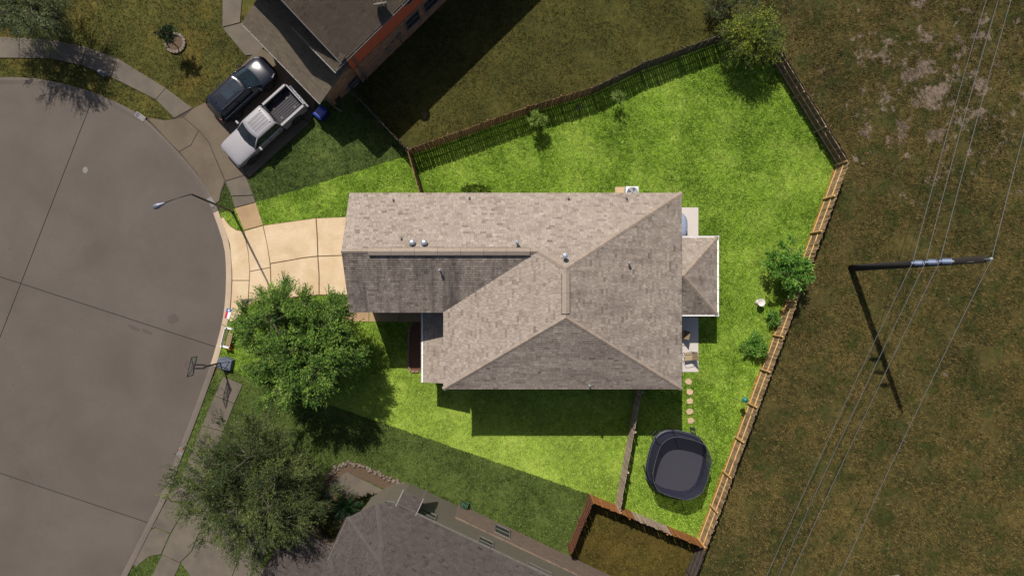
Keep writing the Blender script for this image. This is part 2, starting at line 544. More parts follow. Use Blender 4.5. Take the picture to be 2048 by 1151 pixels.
M['stone'] = plain('edging_stone', alb(128, 114, 100), 0.9, var=0.2, rand=0.15)
M['stepstone'] = plain('step_stone', alb(208, 178, 140), 0.9, var=0.12, rand=0.06)
M['edge_stone'] = plain('bed_edging', alb(150, 122, 96), 0.9, var=0.2, rand=0.15)

# ------------------------------------------------------------------ ground, lawns
def wp(pts, z=0.0):
    return [W(u, v, z) for u, v in pts]

def sheet(name, poly, z, m, label=None):
    mb = MB()
    n = len(poly)
    A = sum(poly[i][0] * poly[(i + 1) % n][1] - poly[(i + 1) % n][0] * poly[i][1] for i in range(n))
    if A < 0: poly = list(reversed(poly))
    mb.add([(x, y, z) for x, y in poly], [tuple(range(n))], 0.38)
    o = mb.build(name, m)
    tag(o, label, None, None, 'structure')
    return o

FH = 1.85                                                 # fence height
f_nw = W(815, 299, FH); f_a = W(1057, 213, FH); f_b = W(1190, 173, FH); f_c = W(1290, 125, FH)
f_ne = W(1526, 38, FH); f_e = W(1700, 321, FH); f_se = W(1413, 1097, FH); f_sw = W(1186, 1004, FH)

CURB_BACK = [(-330, 230), (-160, 175), (0, 155), (50, 156), (82, 159), (125, 167), (189, 185), (250, 212), (292, 237), (345, 290), (394, 345),
             (426, 392), (442, 432), (461, 489), (465, 541), (463, 600), (457, 646), (441, 706), (430, 740),
             (394, 838), (362, 920), (335, 995), (302, 1058), (267, 1128), (230, 1200), (150, 1340), (40, 1480)]
def smooth_line(pts, it=2):
    for _ in range(it):
        q = [pts[0]]
        for a, b in zip(pts[:-1], pts[1:]):
            q += [(a[0] * .75 + b[0] * .25, a[1] * .75 + b[1] * .25), (a[0] * .25 + b[0] * .75, a[1] * .25 + b[1] * .75)]
        q.append(pts[-1]); pts = q
    return pts
curb_w = smooth_line(wp(CURB_BACK), 1)
def offset_line(pts, d):
    out = []
    for i, p in enumerate(pts):
        a, b = pts[max(i - 1, 0)], pts[min(i + 1, len(pts) - 1)]
        tx, ty = b[0] - a[0], b[1] - a[1]
        L = math.hypot(tx, ty)
        out.append((p[0] - ty / L * d, p[1] + tx / L * d))
    return out
gutter_w = offset_line(curb_w, -0.40)
ROAD = gutter_w + [W(-900, 1480), W(-900, 230)]
ROAD_OUT = curb_w + [W(-900, 1480), W(-900, 230)]

sheet('field', [(-160, -160), (160, -160), (160, 160), (-160, 160)], 0.0, M['field'])
nc = [p for p in curb_w]
def curb_between(v0, v1):
    y0, y1 = W(0, v0)[1], W(0, v1)[1]
    return [p for p in curb_w if y1 <= p[1] <= y0 and p[0] < W(480, 0)[0]]
Z_LAWN = 0.06
def ragged(a, b, amp=.07, step_=.35):
    a, b = Vector(a), Vector(b); L = (b - a).length; n_ = Vector((-(b - a).y, (b - a).x)) / L
    out = [tuple(a)]
    for k in range(1, int(L / step_)):
        p_ = a.lerp(b, k * step_ / L) + n_ * amp * (mnoise.noise((k * .9, L, 0)) + .6 * mnoise.noise((k * 2.3, L, 4)))
        out.append(tuple(p_))
    return out + [tuple(b)]
LAWN_MAIN = ragged(W(441, 427), f_nw) + [f_a, f_b, f_c, f_ne, f_e, f_se] + ragged(f_sw, W(440, 733)) + list(reversed(curb_between(430, 732)))
YARD_N = wp([(560, -260), (1560, -260)]) + [f_ne, f_c, f_b, f_a, f_nw] + wp([(694, 178), (640, 150)])
TL_TOP = [p for p in curb_w if p[0] < W(300, 0)[0] and p[1] > 0]
LAWN_TL = TL_TOP + wp([(350, 240), (420, 200), (520, 100), (640, 150), (560, -260), (-330, -260)])
LAWN_NW = wp([(452, 360), (620, 225), (640, 150), (705, 170)]) + [f_nw] + wp([(441, 428), (432, 412)])
LAWN_S = [W(440, 733)] + [f_sw] + wp([(1140, 1118), (1090, 1330), (240, 1330)]) + list(reversed([p for p in curb_w if p[1] < W(0, 735)[1] and p[1] > W(0, 1330)[1]]))
YARD_SE = [f_sw, f_se] + wp([(1330, 1250), (1090, 1330), (1135, 1118)])
sheet('back_yard_lawn', YARD_N, 0.030, M['yard_n'])
sheet('front_lawn', LAWN_TL, 0.036, M['lawn_tl'])
sheet('side_lawn', LAWN_NW, 0.042, M['lawn_nw'])
sheet('south_lawn', LAWN_S, 0.048, M['lawn_s'])
sheet('side_yard_lawn', YARD_SE, 0.054, M['yard_se'])
sheet('lawn', LAWN_MAIN, Z_LAWN, M['lawn'])

# ------------------------------------------------------------------ road, kerb
road = sheet('road', ROAD, 0.004, M['joint'])
frame = [(-75, -60), (75, -60), (75, 60), (-75, 60)]
polys = [ROAD]
for a, b in (((190, 187), (0, 675)), ((0, 553), (425, 691)), ((0, 945), (305, 1047))):
    pa, pb = W(*a), W(*b)
    polys = split_line(polys, pa, pb, 0.055)
for p in polys:
    MB().prism(p, 0.0, 0.022).build('slab', M['road'], road)
curb = tag(empty('curb'), kind='structure')
n = len(curb_w)
step = 2
for i in range(0, n - 1, step):
    j = min(i + step, n - 1)
    ids = range(i, j + 1)
    outer = [curb_w[k] for k in ids]; inner = [gutter_w[k] for k in ids]
    mid = [((a[0] * .55 + b[0] * .45), (a[1] * .55 + b[1] * .45)) for a, b in zip(outer, inner)]
    V = [(p[0], p[1], 0.028) for p in inner] + [(p[0], p[1], 0.10) for p in mid] + [(p[0], p[1], 0.115) for p in outer] + [(p[0], p[1], 0.0) for p in outer]
    m_ = len(outer); F = []
    for r_ in range(3):
        for k in range(m_ - 1):
            F.append((r_ * m_ + k, r_ * m_ + k + 1, (r_ + 1) * m_ + k + 1, (r_ + 1) * m_ + k))
    mb = MB(); mb.add(V, F)
    mv = 575.5 - FPX / CAM_H * sum(p[1] for p in outer) / len(outer)
    mb.build('curb_stone', M['curb_pale'] if 432 < mv < 735 and outer[0][0] > -22 else M['curb'], curb)

# stains and scuffs that lie on the road: flat patches of dark residue
def blob(name, u, v, ru, rv, m, z, seed=0, ang=0.0, n=26, rough=0.35):
    x0, y0 = W(u, v)
    pts = []
    for k in range(n):
        a = 2 * math.pi * k / n
        q = 1 + rough * mnoise.noise((math.cos(a) * 1.6 + seed * 7.3, math.sin(a) * 1.6, seed))
        x, y = ru / 30 * q * math.cos(a), rv / 30 * q * math.sin(a)
        pts.append((x0 + x * math.cos(ang) - y * math.sin(ang), y0 + x * math.sin(ang) + y * math.cos(ang)))
    mb = MB(); mb.add([(x, y, z) for x, y in pts], [tuple(range(n))])
    return mb.build(name, m, road)
M['oil'] = plain('oil_stain', alb(82, 70, 62), 0.7, var=0.2)
M['dirt'] = plain('road_dirt', alb(97, 88, 80), 0.9, var=0.1)
M['palepaint'] = plain('pale_patch', alb(134, 128, 120), 0.8, var=0.1)
blob('oil_stain', 347, 637, 11, 9, M['oil'], 0.0265, 1)
blob('oil_stain', 268, 655, 14, 4, M['oil'], 0.0265, 2, -0.4)
blob('oil_stain', 295, 663, 10, 4, M['oil'], 0.0265, 5, -0.4)
blob('pale_patch', 171, 340, 5, 6.5, M['palepaint'], 0.0265, 3, rough=0.1)
rr_ = random.Random(12)
for k in range(26):
    u_, v_ = rr_.uniform(10, 430), rr_.uniform(200, 1120)
    if (u_ - 20) ** 2 / 420 ** 2 + (v_ - 620) ** 2 / 440 ** 2 < 1:
        blob('oil_stain', u_, v_, rr_.uniform(.8, 2.6), rr_.uniform(.7, 1.8), M['oil'], 0.0264, 20 + k, rr_.uniform(0, 3), 10)
for u_, v_, ru_, rv_, a_ in ((352, 415, 18, 6, .1), (388, 468, 12, 5, .3), (300, 555, 8, 4, 0), (428, 460, 5, 22, .1), (175, 480, 2.2, 16, .5), (164, 486, 1.6, 12, .5), (335, 490, 5, 4, 0), (452, 600, 4, 26, -.12)):
    blob('dirt_patch', u_, v_, ru_, rv_, M['dirt'], 0.0258, int(u_), a_, 24, .8)
M['tyremark'] = plain('tyre_mark', alb(96, 88, 82), 0.8, var=0.1)
for (cx, cy, rr, a0, a1, w) in ((-60, 1010, 140, -62, 40, .05), (-70, 1000, 175, -40, 30, .03), (120, 560, 110, -20, 60, .035)):
    x0, y0 = W(cx, cy)
    pts = [(x0 + rr / 30 * math.cos(R(a)), y0 + rr / 30 * math.sin(R(a)), 0.0262) for a in np.linspace(-a1, -a0, 28)]
    V, F = [], []
    for i, p in enumerate(pts):
        d = Vector((p[0] - x0, p[1] - y0, 0)).normalized() * w / 2
        V += [(p[0] - d.x, p[1] - d.y, p[2]), (p[0] + d.x, p[1] + d.y, p[2])]
        if i: F.append((2 * i - 2, 2 * i - 1, 2 * i + 1, 2 * i))
    mb = MB(); mb.add(V, F); mb.build('tyre_mark', M['tyremark'], road)

# ------------------------------------------------------------------ sidewalks and driveways
CONCRETE = []
def slab(parent, pts, m, z=0.105, world_pts=False, label=None):
    p = pts if world_pts else wp(pts)
    CONCRETE.append(p)
    o = MB().prism(p, -0.05, z + random.uniform(-.004, .004)).build('slab', m, parent, bevel=0.012)
    return o
def shrink(p, g):
    cx = sum(q[0] for q in p) / len(p); cy = sum(q[1] for q in p) / len(p)
    out = []
    for x, y in p:
        L = math.hypot(x - cx, y - cy)
        out.append((x + (cx - x) / L * g, y + (cy - y) / L * g))
    return out

sidewalk = tag(empty('sidewalk'), kind='structure')
up = [(-110, 78), (-55, 75), (0, 75), (41, 76), (107, 81), (174, 95), (235, 117), (333, 177), (386, 217)]
lo = [(-110, 122), (-55, 118), (0, 117), (40, 117), (102, 118), (164, 131), (224, 155), (313, 200), (350, 237)]
bedp = wp(up + list(reversed(lo)))
CONCRETE.append(bedp)
seam_p = MB().prism(bedp, -0.05, 0.07).build('bedding', M['seam'], sidewalk)
for i in range(len(up) - 1):
    slab(sidewalk, shrink(wp([up[i], up[i + 1], lo[i + 1], lo[i]]), 0.016), M['walk_dim'], world_pts=True)
# stretch crossing the two lots
lt = [(452, 364), (467, 400), (479, 430), (489, 460)]
rt = [(492, 352), (510, 398), (519, 424), (527, 450)]
for i, m_ in enumerate(('walk_dim', 'walk_dim', 'walk')):
    if i == 0: q = [lt[0], rt[0], (507, 390), (464, 392)]
    elif i == 1: q = [(464.6, 393.5), (507.5, 391.5), (512, 404), (470.5, 415)]
    else: q = [(471, 416.5), (512.5, 405.5), rt[3], lt[3]]
    slab(sidewalk, q, M[m_])
# stretch in front of the south neighbour
lt = [(447, 752), (430, 790), (405, 850), (380, 915), (362, 960)]
rt = [(487, 768), (470, 806), (448, 862), (424, 930), (408, 972)]
for i in range(4):
    slab(sidewalk, shrink(wp([lt[i], lt[i + 1], rt[i + 1], rt[i]]), 0.03), M['walk_dim'], world_pts=True)
slab(sidewalk, [(326, 1107), (362, 1124), (335, 1185), (296, 1168)], M['walk_dim'])

drive = tag(empty('driveway'), kind='structure')
base = wp([(442, 437), (449, 434), (452, 441), (461, 452), (474, 460), (489, 461.5), (527, 451), (560, 446), (632, 436), (736, 432), (736, 589), (640, 590), (510, 603), (488, 622), (470, 640), (460, 645), (463, 600), (465, 541), (461, 489)])
CONCRETE.append(base)
MB().prism(base, -0.05, 0.085).build('bedding', M['seam'], drive)
dz = 0.10
slab(drive, [(443, 437), (449, 435), (452, 441.5), (461, 452.5), (474, 461), (488, 463), (497, 503), (500, 540), (499, 560), (466, 560), (465.5, 541), (461.5, 489)], M['drive'], dz)
slab(drive, [(466, 561.5), (499, 561.5), (497, 596), (489, 621), (472, 638), (460.5, 643.5), (464, 600)], M['drive'], dz)
slab(drive, [(490, 462.5), (526.5, 452), (535, 490), (540, 523), (541, 534), (501, 542), (498, 503)], M['drive'], dz)
slab(drive, [(501, 543.5), (541, 535.5), (542, 570), (540, 599), (510, 602), (498, 608), (500, 570)], M['drive'], dz)
slab(drive, [(528, 451.5), (560, 447), (632, 437), (634.5, 475), (635.5, 511.5), (605, 515), (572, 521), (542, 526), (536, 490)], M['drive'], dz)
slab(drive, [(634, 437), (736, 432.5), (736, 508), (680, 510), (637.5, 511.5), (636.5, 475)], M['drive'], dz)
slab(drive, [(542.5, 528), (572, 523), (605, 517), (635.5, 513.5), (638, 550), (638, 588.5), (541.5, 598), (544, 570)], M['drive'], dz)
slab(drive, [(637.5, 513.5), (736, 510), (736, 588.5), (640, 588.5), (640, 550)], M['drive'], dz)

path = tag(empty('front_path'), kind='structure')
for q in ([(690, 604), (738, 604), (738, 642.5), (690, 642.5)], [(739.5, 604), (797, 604), (797, 642.5), (739.5, 642.5)], [(798.5, 604), (862, 604), (862, 642.5), (798.5, 642.5)]):
    slab(path, q, M['walk'], 0.10)

ndrive = tag(empty('neighbour_driveway'), kind='structure')
nb = wp([(296, 239), (300, 236), (330, 241), (350, 238), (386, 218), (412, 205), (520, 95), (640, 170), (622, 245), (500, 356), (452, 364), (443, 385), (440, 402), (432, 408), (394, 346), (345, 291)])
CONCRETE.append(nb)
M['dirtdrive'] = plain('dark_drive_edge', alb(72, 60, 50), .9, var=.2)
MB().prism(nb, -0.05, 0.085).build('bedding', M['dirtdrive'], ndrive)
slab(ndrive, [(298, 239), (302, 237), (330, 242), (352, 239), (368, 236), (398, 262), (383, 290), (360, 303), (346, 290)], M['drive_dim'], dz)
slab(ndrive, [(361, 304.5), (384, 291), (399, 263), (418, 285), (450, 362), (442, 385), (439, 402), (432, 406), (395, 346)], M['drive_dim'], dz)
slab(ndrive, [(369, 235), (386, 219), (411, 206), (441, 237), (475, 284), (492, 350), (452, 361), (419, 284), (399, 261)], M['drive_dim'], dz)
slab(ndrive, [(412.5, 205), (484, 134), (560, 205), (500, 270), (477, 284), (442, 236)], M['drive_dim'], dz)
slab(ndrive, [(485, 133), (521, 97), (640, 172), (622, 243), (590, 232), (561, 204)], M['drive_dim'], dz)
slab(ndrive, [(561, 206), (590, 234), (620, 246), (500, 354), (493, 349), (477, 286), (501, 271)], M['drive_dim'], dz)
nwalk = tag(empty('neighbour_path'), kind='structure')
slab(nwalk, [(447, -60), (487, -60), (485, 0), (481, 46), (446, 55)], M['walk_dim'])
slab(nwalk, [(446, 57), (481.5, 48), (528, 96), (517, 110), (492, 112)], M['walk_dim'])

sdrive = tag(empty('south_driveway'), kind='structure')
slab(sdrive, [(361, 962), (407, 973), (398, 1000), (344, 1000), (338, 992)], M['walk_dim'], dz)
slab(sdrive, [(337, 994), (343, 1002), (375, 1008), (342, 1064), (312, 1052), (304, 1056)], M['walk_dim'], dz)
slab(sdrive, [(303, 1058), (312, 1054), (341, 1066), (323, 1106), (300, 1110), (280, 1125), (276, 1132), (268, 1127)], M['walk_dim'], dz)
slab(sdrive, [(399, 1001), (409, 974), (450, 990), (395, 1072), (384, 1100), (361, 1122), (325, 1106), (343, 1066), (376, 1009)], M['walk_dim'], dz)
slab(sdrive, [(451, 991), (560, 1040), (520, 1130), (482, 1104), (396, 1073)], M['walk_dim'], dz)
slab(sdrive, [(363, 1123), (385, 1101), (396, 1075), (481, 1105), (458, 1170), (420, 1200)], M['walk_dim'], dz)
slab(sdrive, [(482, 1107), (520, 1131), (600, 1180), (560, 1230), (440, 1230), (459, 1171)], M['walk_dim'], dz)
spath = tag(empty('south_path'), kind='structure')
slab(spath, [(660, 965), (694, 942), (760, 975), (806, 998), (790, 1040), (705, 985), (650, 990)], M['walk_dim'], 0.1)
slab(spath, [(831, 982), (926, 1026), (930, 1060), (826, 1015)], M['walk_dim'], 0.1)

patio = tag(empty('patio'), kind='structure')
for (v0, v1) in ((415, 474), (475, 632), (633, 743)):
    slab(patio, [(1310, v0), (1396, v0), (1396, v1), (1310, v1)], M['patio'], 0.11)
ac_pad = [(1240, 377), (1286, 377), (1286, 415), (1240, 415)]
CONCRETE.append(wp(ac_pad))

# ------------------------------------------------------------------ painted address blocks on the kerb
def kerb_pt(u, v):
    """point on the kerb's top nearest the survey point and the kerb's direction there"""
    x, y = W(u, v)
    k = min(range(len(curb_w)), key=lambda i: (curb_w[i][0] - x) ** 2 + (curb_w[i][1] - y) ** 2)
    a, b = curb_w[max(k - 1, 0)], curb_w[min(k + 1, len(curb_w) - 1)]
    t = Vector((b[0] - a[0], b[1] - a[1], 0)).normalized()
    return Vector((x, y, 0)), t
M['bluepaint'] = plain('blue_paint', alb(28, 96, 168), 0.6, var=0.05)
M['redpaint'] = plain('red_paint', alb(206, 20, 62), 0.6, var=0.05)
M['dimpaint'] = plain('dimmed_white_paint', alb(132, 126, 124), 0.7, var=0.15)  # white paint greyed to carry the dimming beyond the lot
M['navypaint'] = plain('navy_paint', alb(52, 54, 86), 0.6, var=0.1)
M['orangepaint'] = plain('orange_paint', alb(150, 88, 50), 0.6, var=0.1)
def flat(mb, c, t, n, l, w, z, tilt=0.3):
    P = []
    for sl, sw in ((-.5, -.5), (.5, -.5), (.5, .5), (-.5, .5)):
        p = c + t * l * sl + n * w * sw
        P.append((p.x, p.y, z - tilt * 0))
    mb.add(P, [(0, 1, 2, 3)])
def star(mb, c, r, z, ang=0.0):
    P = []
    for k in range(10):
        q = r if k % 2 == 0 else r * 0.42
        a = ang + math.pi * k / 5
        P.append((c.x + q * math.cos(a), c.y + q * math.sin(a), z))
    P.append((c.x, c.y, z))
    mb.add(P, [(k, (k + 1) % 10, 10) for k in range(10)])
# block with the lone-star flag by the driveway (the paint film rides on a thin raised slab)
c = W3(457, 626.5); t = (W3(459.5, 617) - W3(454.5, 636)).normalized(); nrm = Vector((-t.y, t.x, 0))
fl = empty('painted_flag', (c.x, c.y, 0.0), label='blue, white and red flag with one star painted on the kerb by the driveway', cat='painted flag')
def pf(name, items, m, z0, z1):
    mb = MB()
    for (dl, dw, l, w) in items:
        p = t * dl + nrm * dw
        mb.box((p.x, p.y, (z0 + z1) / 2), (l, w, z1 - z0), math.atan2(t.y, t.x))
    return mb.build(name, m, fl)
pf('white_stripe', [(-0.10, -0.10, .45, .17)], M['white'], 0.0, .128)
pf('red_stripe', [(-0.10, 0.07, .45, .15)], M['redpaint'], 0.0, .128)
bl = pf('blue_field', [(0.23, -0.015, .2, .33)], M['bluepaint'], 0.0, .13)
mb = MB(); star(mb, t * 0.23 - nrm * 0.015, .085, .1325, math.atan2(t.y, t.x)); mb.build('star', M['white'], fl)
def addr(u0, v0, u1, v1, emblem, label):
    c = (W3(u0, v0) + W3(u1, v1)) / 2
    t = (W3(u1, v1) - W3(u0, v0)); L = t.length; t.normalize(); nn = Vector((-t.y, t.x, 0))
    e = empty('address_block', (c.x, c.y, 0), label=label, cat='kerb marking')
    MB().box((0, 0, .06), (L, .36, .124), math.atan2(t.y, t.x)).build('paint_panel', M['dimpaint'], e)
    if emblem:
        p = -t * (L / 2 - .16)
        MB().box((p.x, p.y, .062), (.2, .26, .126), math.atan2(t.y, t.x)).build('emblem', M[emblem], e)
        mb = MB(); star(mb, p, .07, .127); mb.build('star', M['dimpaint'], e)
addr(273, 228, 291, 240, 'navypaint', 'dimmed white kerb panel with a navy star square beside the grass strip')
addr(419, 396, 430, 412, None, 'plain dimmed white kerb panel crossed by the street lamp pole')
addr(366.5, 894, 358.5, 911, 'orangepaint', 'white kerb panel with an orange emblem beside the fine-leaved shade tree')

# ------------------------------------------------------------------ roofs
def roof_plane(mb, P, eave, polys, expo=0.142, seed=0, wlo=0.17, whi=0.34):
    """shingle the plane through eave points (e0, e1) and an upslope point; polys: list of convex 3-D polygons on it"""
    r = random.Random(seed)
    e0, e1, upp = [Vector(p) for p in eave]
    u = (e1 - e0).normalized()
    n = u.cross(upp - e0).normalized()
    if n.z < 0: n = -n
    v = n.cross(u).normalized()
    if v.dot(upp - e0) < 0: v = -v; 
    for poly in polys:
        pass
    P2 = [[((Vector(p) - e0).dot(u), (Vector(p) - e0).dot(v)) for p in poly] for poly in polys]
    umin = min(p[0] for q in P2 for p in q); umax = max(p[0] for q in P2 for p in q); vmax = max(p[1] for q in P2 for p in q)
    vmin = min(p[1] for q in P2 for p in q)
    j = 0
    vv = vmin
    flip = u.cross(v).dot(n) < 0
    while vv < vmax:
        x = umin - r.random() * 0.3
        while x < umax:
            w = r.uniform(wlo, whi)
            t = min(1, max(0, r.gauss(0.54, 0.1) - (0.3 * r.random() if r.random() < .24 else 0)))
            for q in P2:
                c = clip_convex([(x + .006, vv), (x + w - .006, vv), (x + w - .006, vv + expo), (x + .006, vv + expo)], q)
                if len(c) < 3: continue
                top = []
                jit = r.uniform(0, .004)
                for a, b in c:
                    h = 0.004 + jit + 0.024 * (1 - (b - vv) / expo)
                    top.append(e0 + u * a + v * b + n * h)
                k = len(top)
                f = tuple(range(k)) if not flip else tuple(reversed(range(k)))
                mb.add(top, [f], t)
                lowp = [a for a, b in c if b - vv < 1e-5]
                if len(lowp) >= 2:
                    a0, a1 = min(lowp), max(lowp)
                    h = 0.028 + jit
                    q4 = [e0 + u * a0 + v * vv, e0 + u * a1 + v * vv, e0 + u * a1 + v * vv + n * h, e0 + u * a0 + v * vv + n * h]
                    mb.add(q4, [(0, 1, 2, 3)], t * 0.5)
            x += w
        vv += expo
    return n

def cap_line(parent, p0, p1, n1, n2, m, half=0.14, piece=0.3):
    """overlapping bent cap shingles along a ridge or hip"""
    p0, p1 = Vector(p0), Vector(p1)
    d = p1 - p0; L = d.length; d.normalize()
    s1 = n1.cross(d).normalized(); s2 = d.cross(n2).normalized()
    # make both point away from the ridge, downhill
    if s1.dot(n2) > s1.dot(n1): s1 = -s1
    if s1.z > 0 and s1.dot(n2 - n1) > 0: s1 = -s1
    upv = (n1 + n2).normalized()
    if (s1.dot(n1 - n2)) < 0: s1 = -s1
    if (s2.dot(n2 - n1)) < 0: s2 = -s2
    cnt = max(1, int(L / piece)); pl = L / cnt
    V = []
    for x, h in ((-0.02, 0.045), (pl + .03, 0.026)):
        V += [d * x + s1 * half + upv * (h - .006), d * x + upv * (h + .022), d * x + s2 * half + upv * (h - .006)]
    V += [d * -0.02 + s1 * half, d * -0.02, d * -0.02 + s2 * half]
    mb = MB()
    mb.add(V, [(0, 1, 4, 3), (1, 2, 5, 4), (0, 6, 7, 1), (1, 7, 8, 2)])
    me = mb.mesh('ridge_cap'); me.materials.append(m)
    for k in range(cnt):
        inst('ridge_cap', me, parent, p0 + d * pl * k)

def deck(polys, m, parent, name='roof', thick=0.12):
    mb = MB()
    for poly in polys:
        n = len(poly)
        V = [Vector(p) for p in poly] + [Vector(p) - Vector((0, 0, thick)) for p in poly]
        nn = (V[1] - V[0]).cross(V[2] - V[0])
        F = [tuple(range(n)), tuple(reversed(range(n, 2 * n)))] if nn.z > 0 else [tuple(reversed(range(n))), tuple(range(n, 2 * n))]
        F += [(i, i + n, (i + 1) % n + n, (i + 1) % n) for i in range(n)]
        mb.add(V, F)
    return mb.build(name, m, parent)

def shingles(parent, m, eave, polys, seed):
    mb = MB()
    n = roof_plane(mb, None, eave, polys, seed=seed)
    o = mb.build('shingles', m, parent)
    o['kind'] = 'stuff'
    return n

# ---- the main house
house = empty('house', (0, 0, 0), label='two storey house with brown shingle hip roof on the bright green lot', cat='house')
ZE = 5.5
def E(u, v): return Vector((*W(u, v, ZE), ZE))
xw, xe = E(699, 0).x, E(1363, 0).x
yn, ys = E(0, 386).y, E(0, 777).y
xv, yv = E(887, 0).x, E(0, 624).y                # valley foot: south-west re-entrant corner
TN = 0.545; TW = 0.35; TS = 0.57
yr = (yn + yv) / 2 - 0.03                        # garage ridge
zr = ZE + TN * (yn - yr)
TSg = (zr - ZE) / (yr - yv)
xr = xv + (zr - ZE) / TW                         # ridge meets west slope
xa = (xv + xe) / 2; za = ZE + TW * (xe - xa)     # top ridge
ya = yn - (za - ZE) / TN
yb = ys + (za - ZE) / TS
V3 = lambda x, y, z: Vector((x, y, z))
NWc, NEc, SEc, SWc = V3(xw, yn, ZE), V3(xe, yn, ZE), V3(xe, ys, ZE), V3(xv, ys, ZE)
VF, GW = V3(xv, yv, ZE), V3(xw, yv, ZE)
RG0, RG1, AN, AS = V3(xw, yr, zr), V3(xr, yr, zr), V3(xa, ya, za), V3(xa, yb, za)
FN = V3(xr, yn, ZE)
pl_N = [[NWc, FN, RG1, RG0], [FN, NEc, AN, RG1]]
pl_G = [[GW, VF, RG1, RG0]]
pl_W = [[SWc, VF, RG1, AN, AS]]
pl_E = [[NEc, SEc, AS, AN]]
pl_S = [[SWc, SEc, AS]]
roof = deck(pl_N + pl_G + pl_W + pl_E + pl_S, M['fascia'], house)
nN = shingles(roof, M['shingle'], (NWc, NEc, RG0), pl_N, 1)
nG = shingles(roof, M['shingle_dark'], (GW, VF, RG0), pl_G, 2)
nW = shingles(roof, M['shingle'], (SWc, VF, AS), pl_W, 3)
nE = shingles(roof, M['shingle_e'], (NEc, SEc, AS), pl_E, 4)
nS = shingles(roof, M['shingle_e'], (SWc, SEc, AS), pl_S, 5)
cap_line(roof, RG0, RG1, nN, nG, M['cap'])
cap_line(roof, RG1, AN, nN, nW, M['cap'])
cap_line(roof, AN, NEc, nN, nE, M['cap'])
cap_line(roof, AN, AS, nW, nE, M['cap'])
cap_line(roof, AS, SEc, nS, nE, M['cap'])
cap_line(roof, AS, SWc, nS, nW, M['cap'])
# ridge vents: raised low boxes over the ridge, in lengths
def ridge_vent(p0, p1, na, nb_, w=0.21):
    p0, p1 = Vector(p0), Vector(p1); d = (p1 - p0); L = d.length; d.normalize()
    side = Vector((0, 0, 1)).cross(d).normalized()
    k = max(2, int(L / 1.2)); pl = L / k
    vent = empty('ridge_vent'); vent.parent = roof
    mb = MB()
    prof = [(-w, -0.075), (-w, -0.02), (0, 0.095), (w, -0.02), (w, -0.075)]
    V = []
    for x in (0, pl - .012):
        V += [d * x + side * a + Vector((0, 0, b + .05)) for a, b in prof]
    mb.add(V, [(0, 1, 6, 5), (1, 2, 7, 6), (2, 3, 8, 7), (3, 4, 9, 8), (0, 5, 9, 4), (4, 3, 2, 1, 0), (5, 6, 7, 8, 9)])
    me = mb.mesh('vent_cap'); me.materials.append(M['cap'])
    for i in range(k): inst('vent_cap', me, vent, p0 + d * pl * i)
    mb = MB()
    for s_ in (-1, 1):
        mb.bar(p0 + side * s_ * (w + .008) + V3(0, 0, -.02), p1 + side * s_ * (w + .008) + V3(0, 0, -.02), 0.03, 0.07)
    mb.build('vent_slot', M['darkmetal'], vent)
ridge_vent(V3(W(737, 0, zr)[0], yr, zr), V3(W(1060, 0, zr)[0], yr, zr), nN, nG)
ridge_vent(V3(xa, ya - .25, za), V3(xa, yb + .2, za), nW, nE)

def roof_z(x, y):
    c = [ZE + TN * (yn - y)]
    if x > xv: c += [ZE + TW * (xe - x), ]
    zs = min(ZE + TN * (yn - y), ZE + TW * (xe - x))
    g = ZE + TSg * (y - yv)
    w = ZE + TW * (x - xv)
    s_ = ZE + TS * (y - ys)
    low = max(g, w) if (y > yv) else w
    if x < xv: low = g
    return min(zs, low, s_ if x > xv else 99)
def on_roof(u, v):
    z = 6.5
    for _ in range(6):
        x, y = W(u, v, z); z = roof_z(x, y)
    return Vector((x, y, z))
def vent_pipe(u, v, h, r, m, hood=False):
    p = on_roof(u, v)
    mb = MB()
    mb.cyl((p.x, p.y, p.z - .1), r, h + .1, 10)
    o = mb.build('vent_pipe', m, roof, smooth=False)
    MB().cyl((p.x, p.y, p.z - .06), r * 2.3, .1, 10, r * 1.15).build('flashing', M['pipe'], o)
    if hood:
        MB().lathe([(r * 1.1, h - .06), (r * 1.9, h - .03), (r * 1.9, h + .05), (r * .5, h + .12)], 12, p).build('rain_cap', m, o)
for (u, v) in ((787, 400), (939, 396), (1137, 397), (1253, 397), (803, 477)): vent_pipe(u, v, .22, .05, M['pipe'])
for (u, v) in ((880, 540), (1257, 526), (1178, 769)): vent_pipe(u, v, .36, .045, M['metal'], True)
vent_pipe(1034, 485, .5, .06, M['metal'], True)
vent_pipe(1129, 512, .5, .08, M['metal'], True)
for (u, v) in ((825, 485), (849, 485)):
    p = on_roof(u, v)
    MB().lathe([(.1, -.12), (.1, .08), (.17, .12), (.19, .2), (.17, .28), (.08, .34)], 14, p).build('turbine_vent', M['metal'], roof, smooth=True)
# walls
oh = 0.38
wall_poly = [(xw + .05, yn - oh), (xe - oh, yn - oh), (xe - oh, ys + oh), (xv + oh, ys + oh), (xv + oh, yv + oh), (xw + .05, yv + oh)]
MB().prism(wall_poly, 0, 2.75).build('ground_floor_wall', M['brick_h'], house)
MB().prism([(x * .9995, y * .9995) for x, y in wall_poly], 2.752, ZE - .1).build('upper_wall', M['siding'], house)
gz = zr - .14
mb = MB(); mb.add([(xw + .06, yn - oh, ZE - .1), (xw + .06, yv + oh, ZE - .1), (xw + .06, yr, gz - .1), (xw + .2, yn - oh, ZE - .1), (xw + .2, yv + oh, ZE - .1), (xw + .2, yr, gz - .1)], [(0, 2, 1), (3, 4, 5), (0, 1, 4, 3), (1, 2, 5, 4), (2, 0, 3, 5)])
mb.build('gable_wall', M['siding'], house)
gd = MB().box((xw + .03, (yn + yv) / 2, 1.1), (.06, 4.9, 2.15)).build('garage_door', M['white'], house)
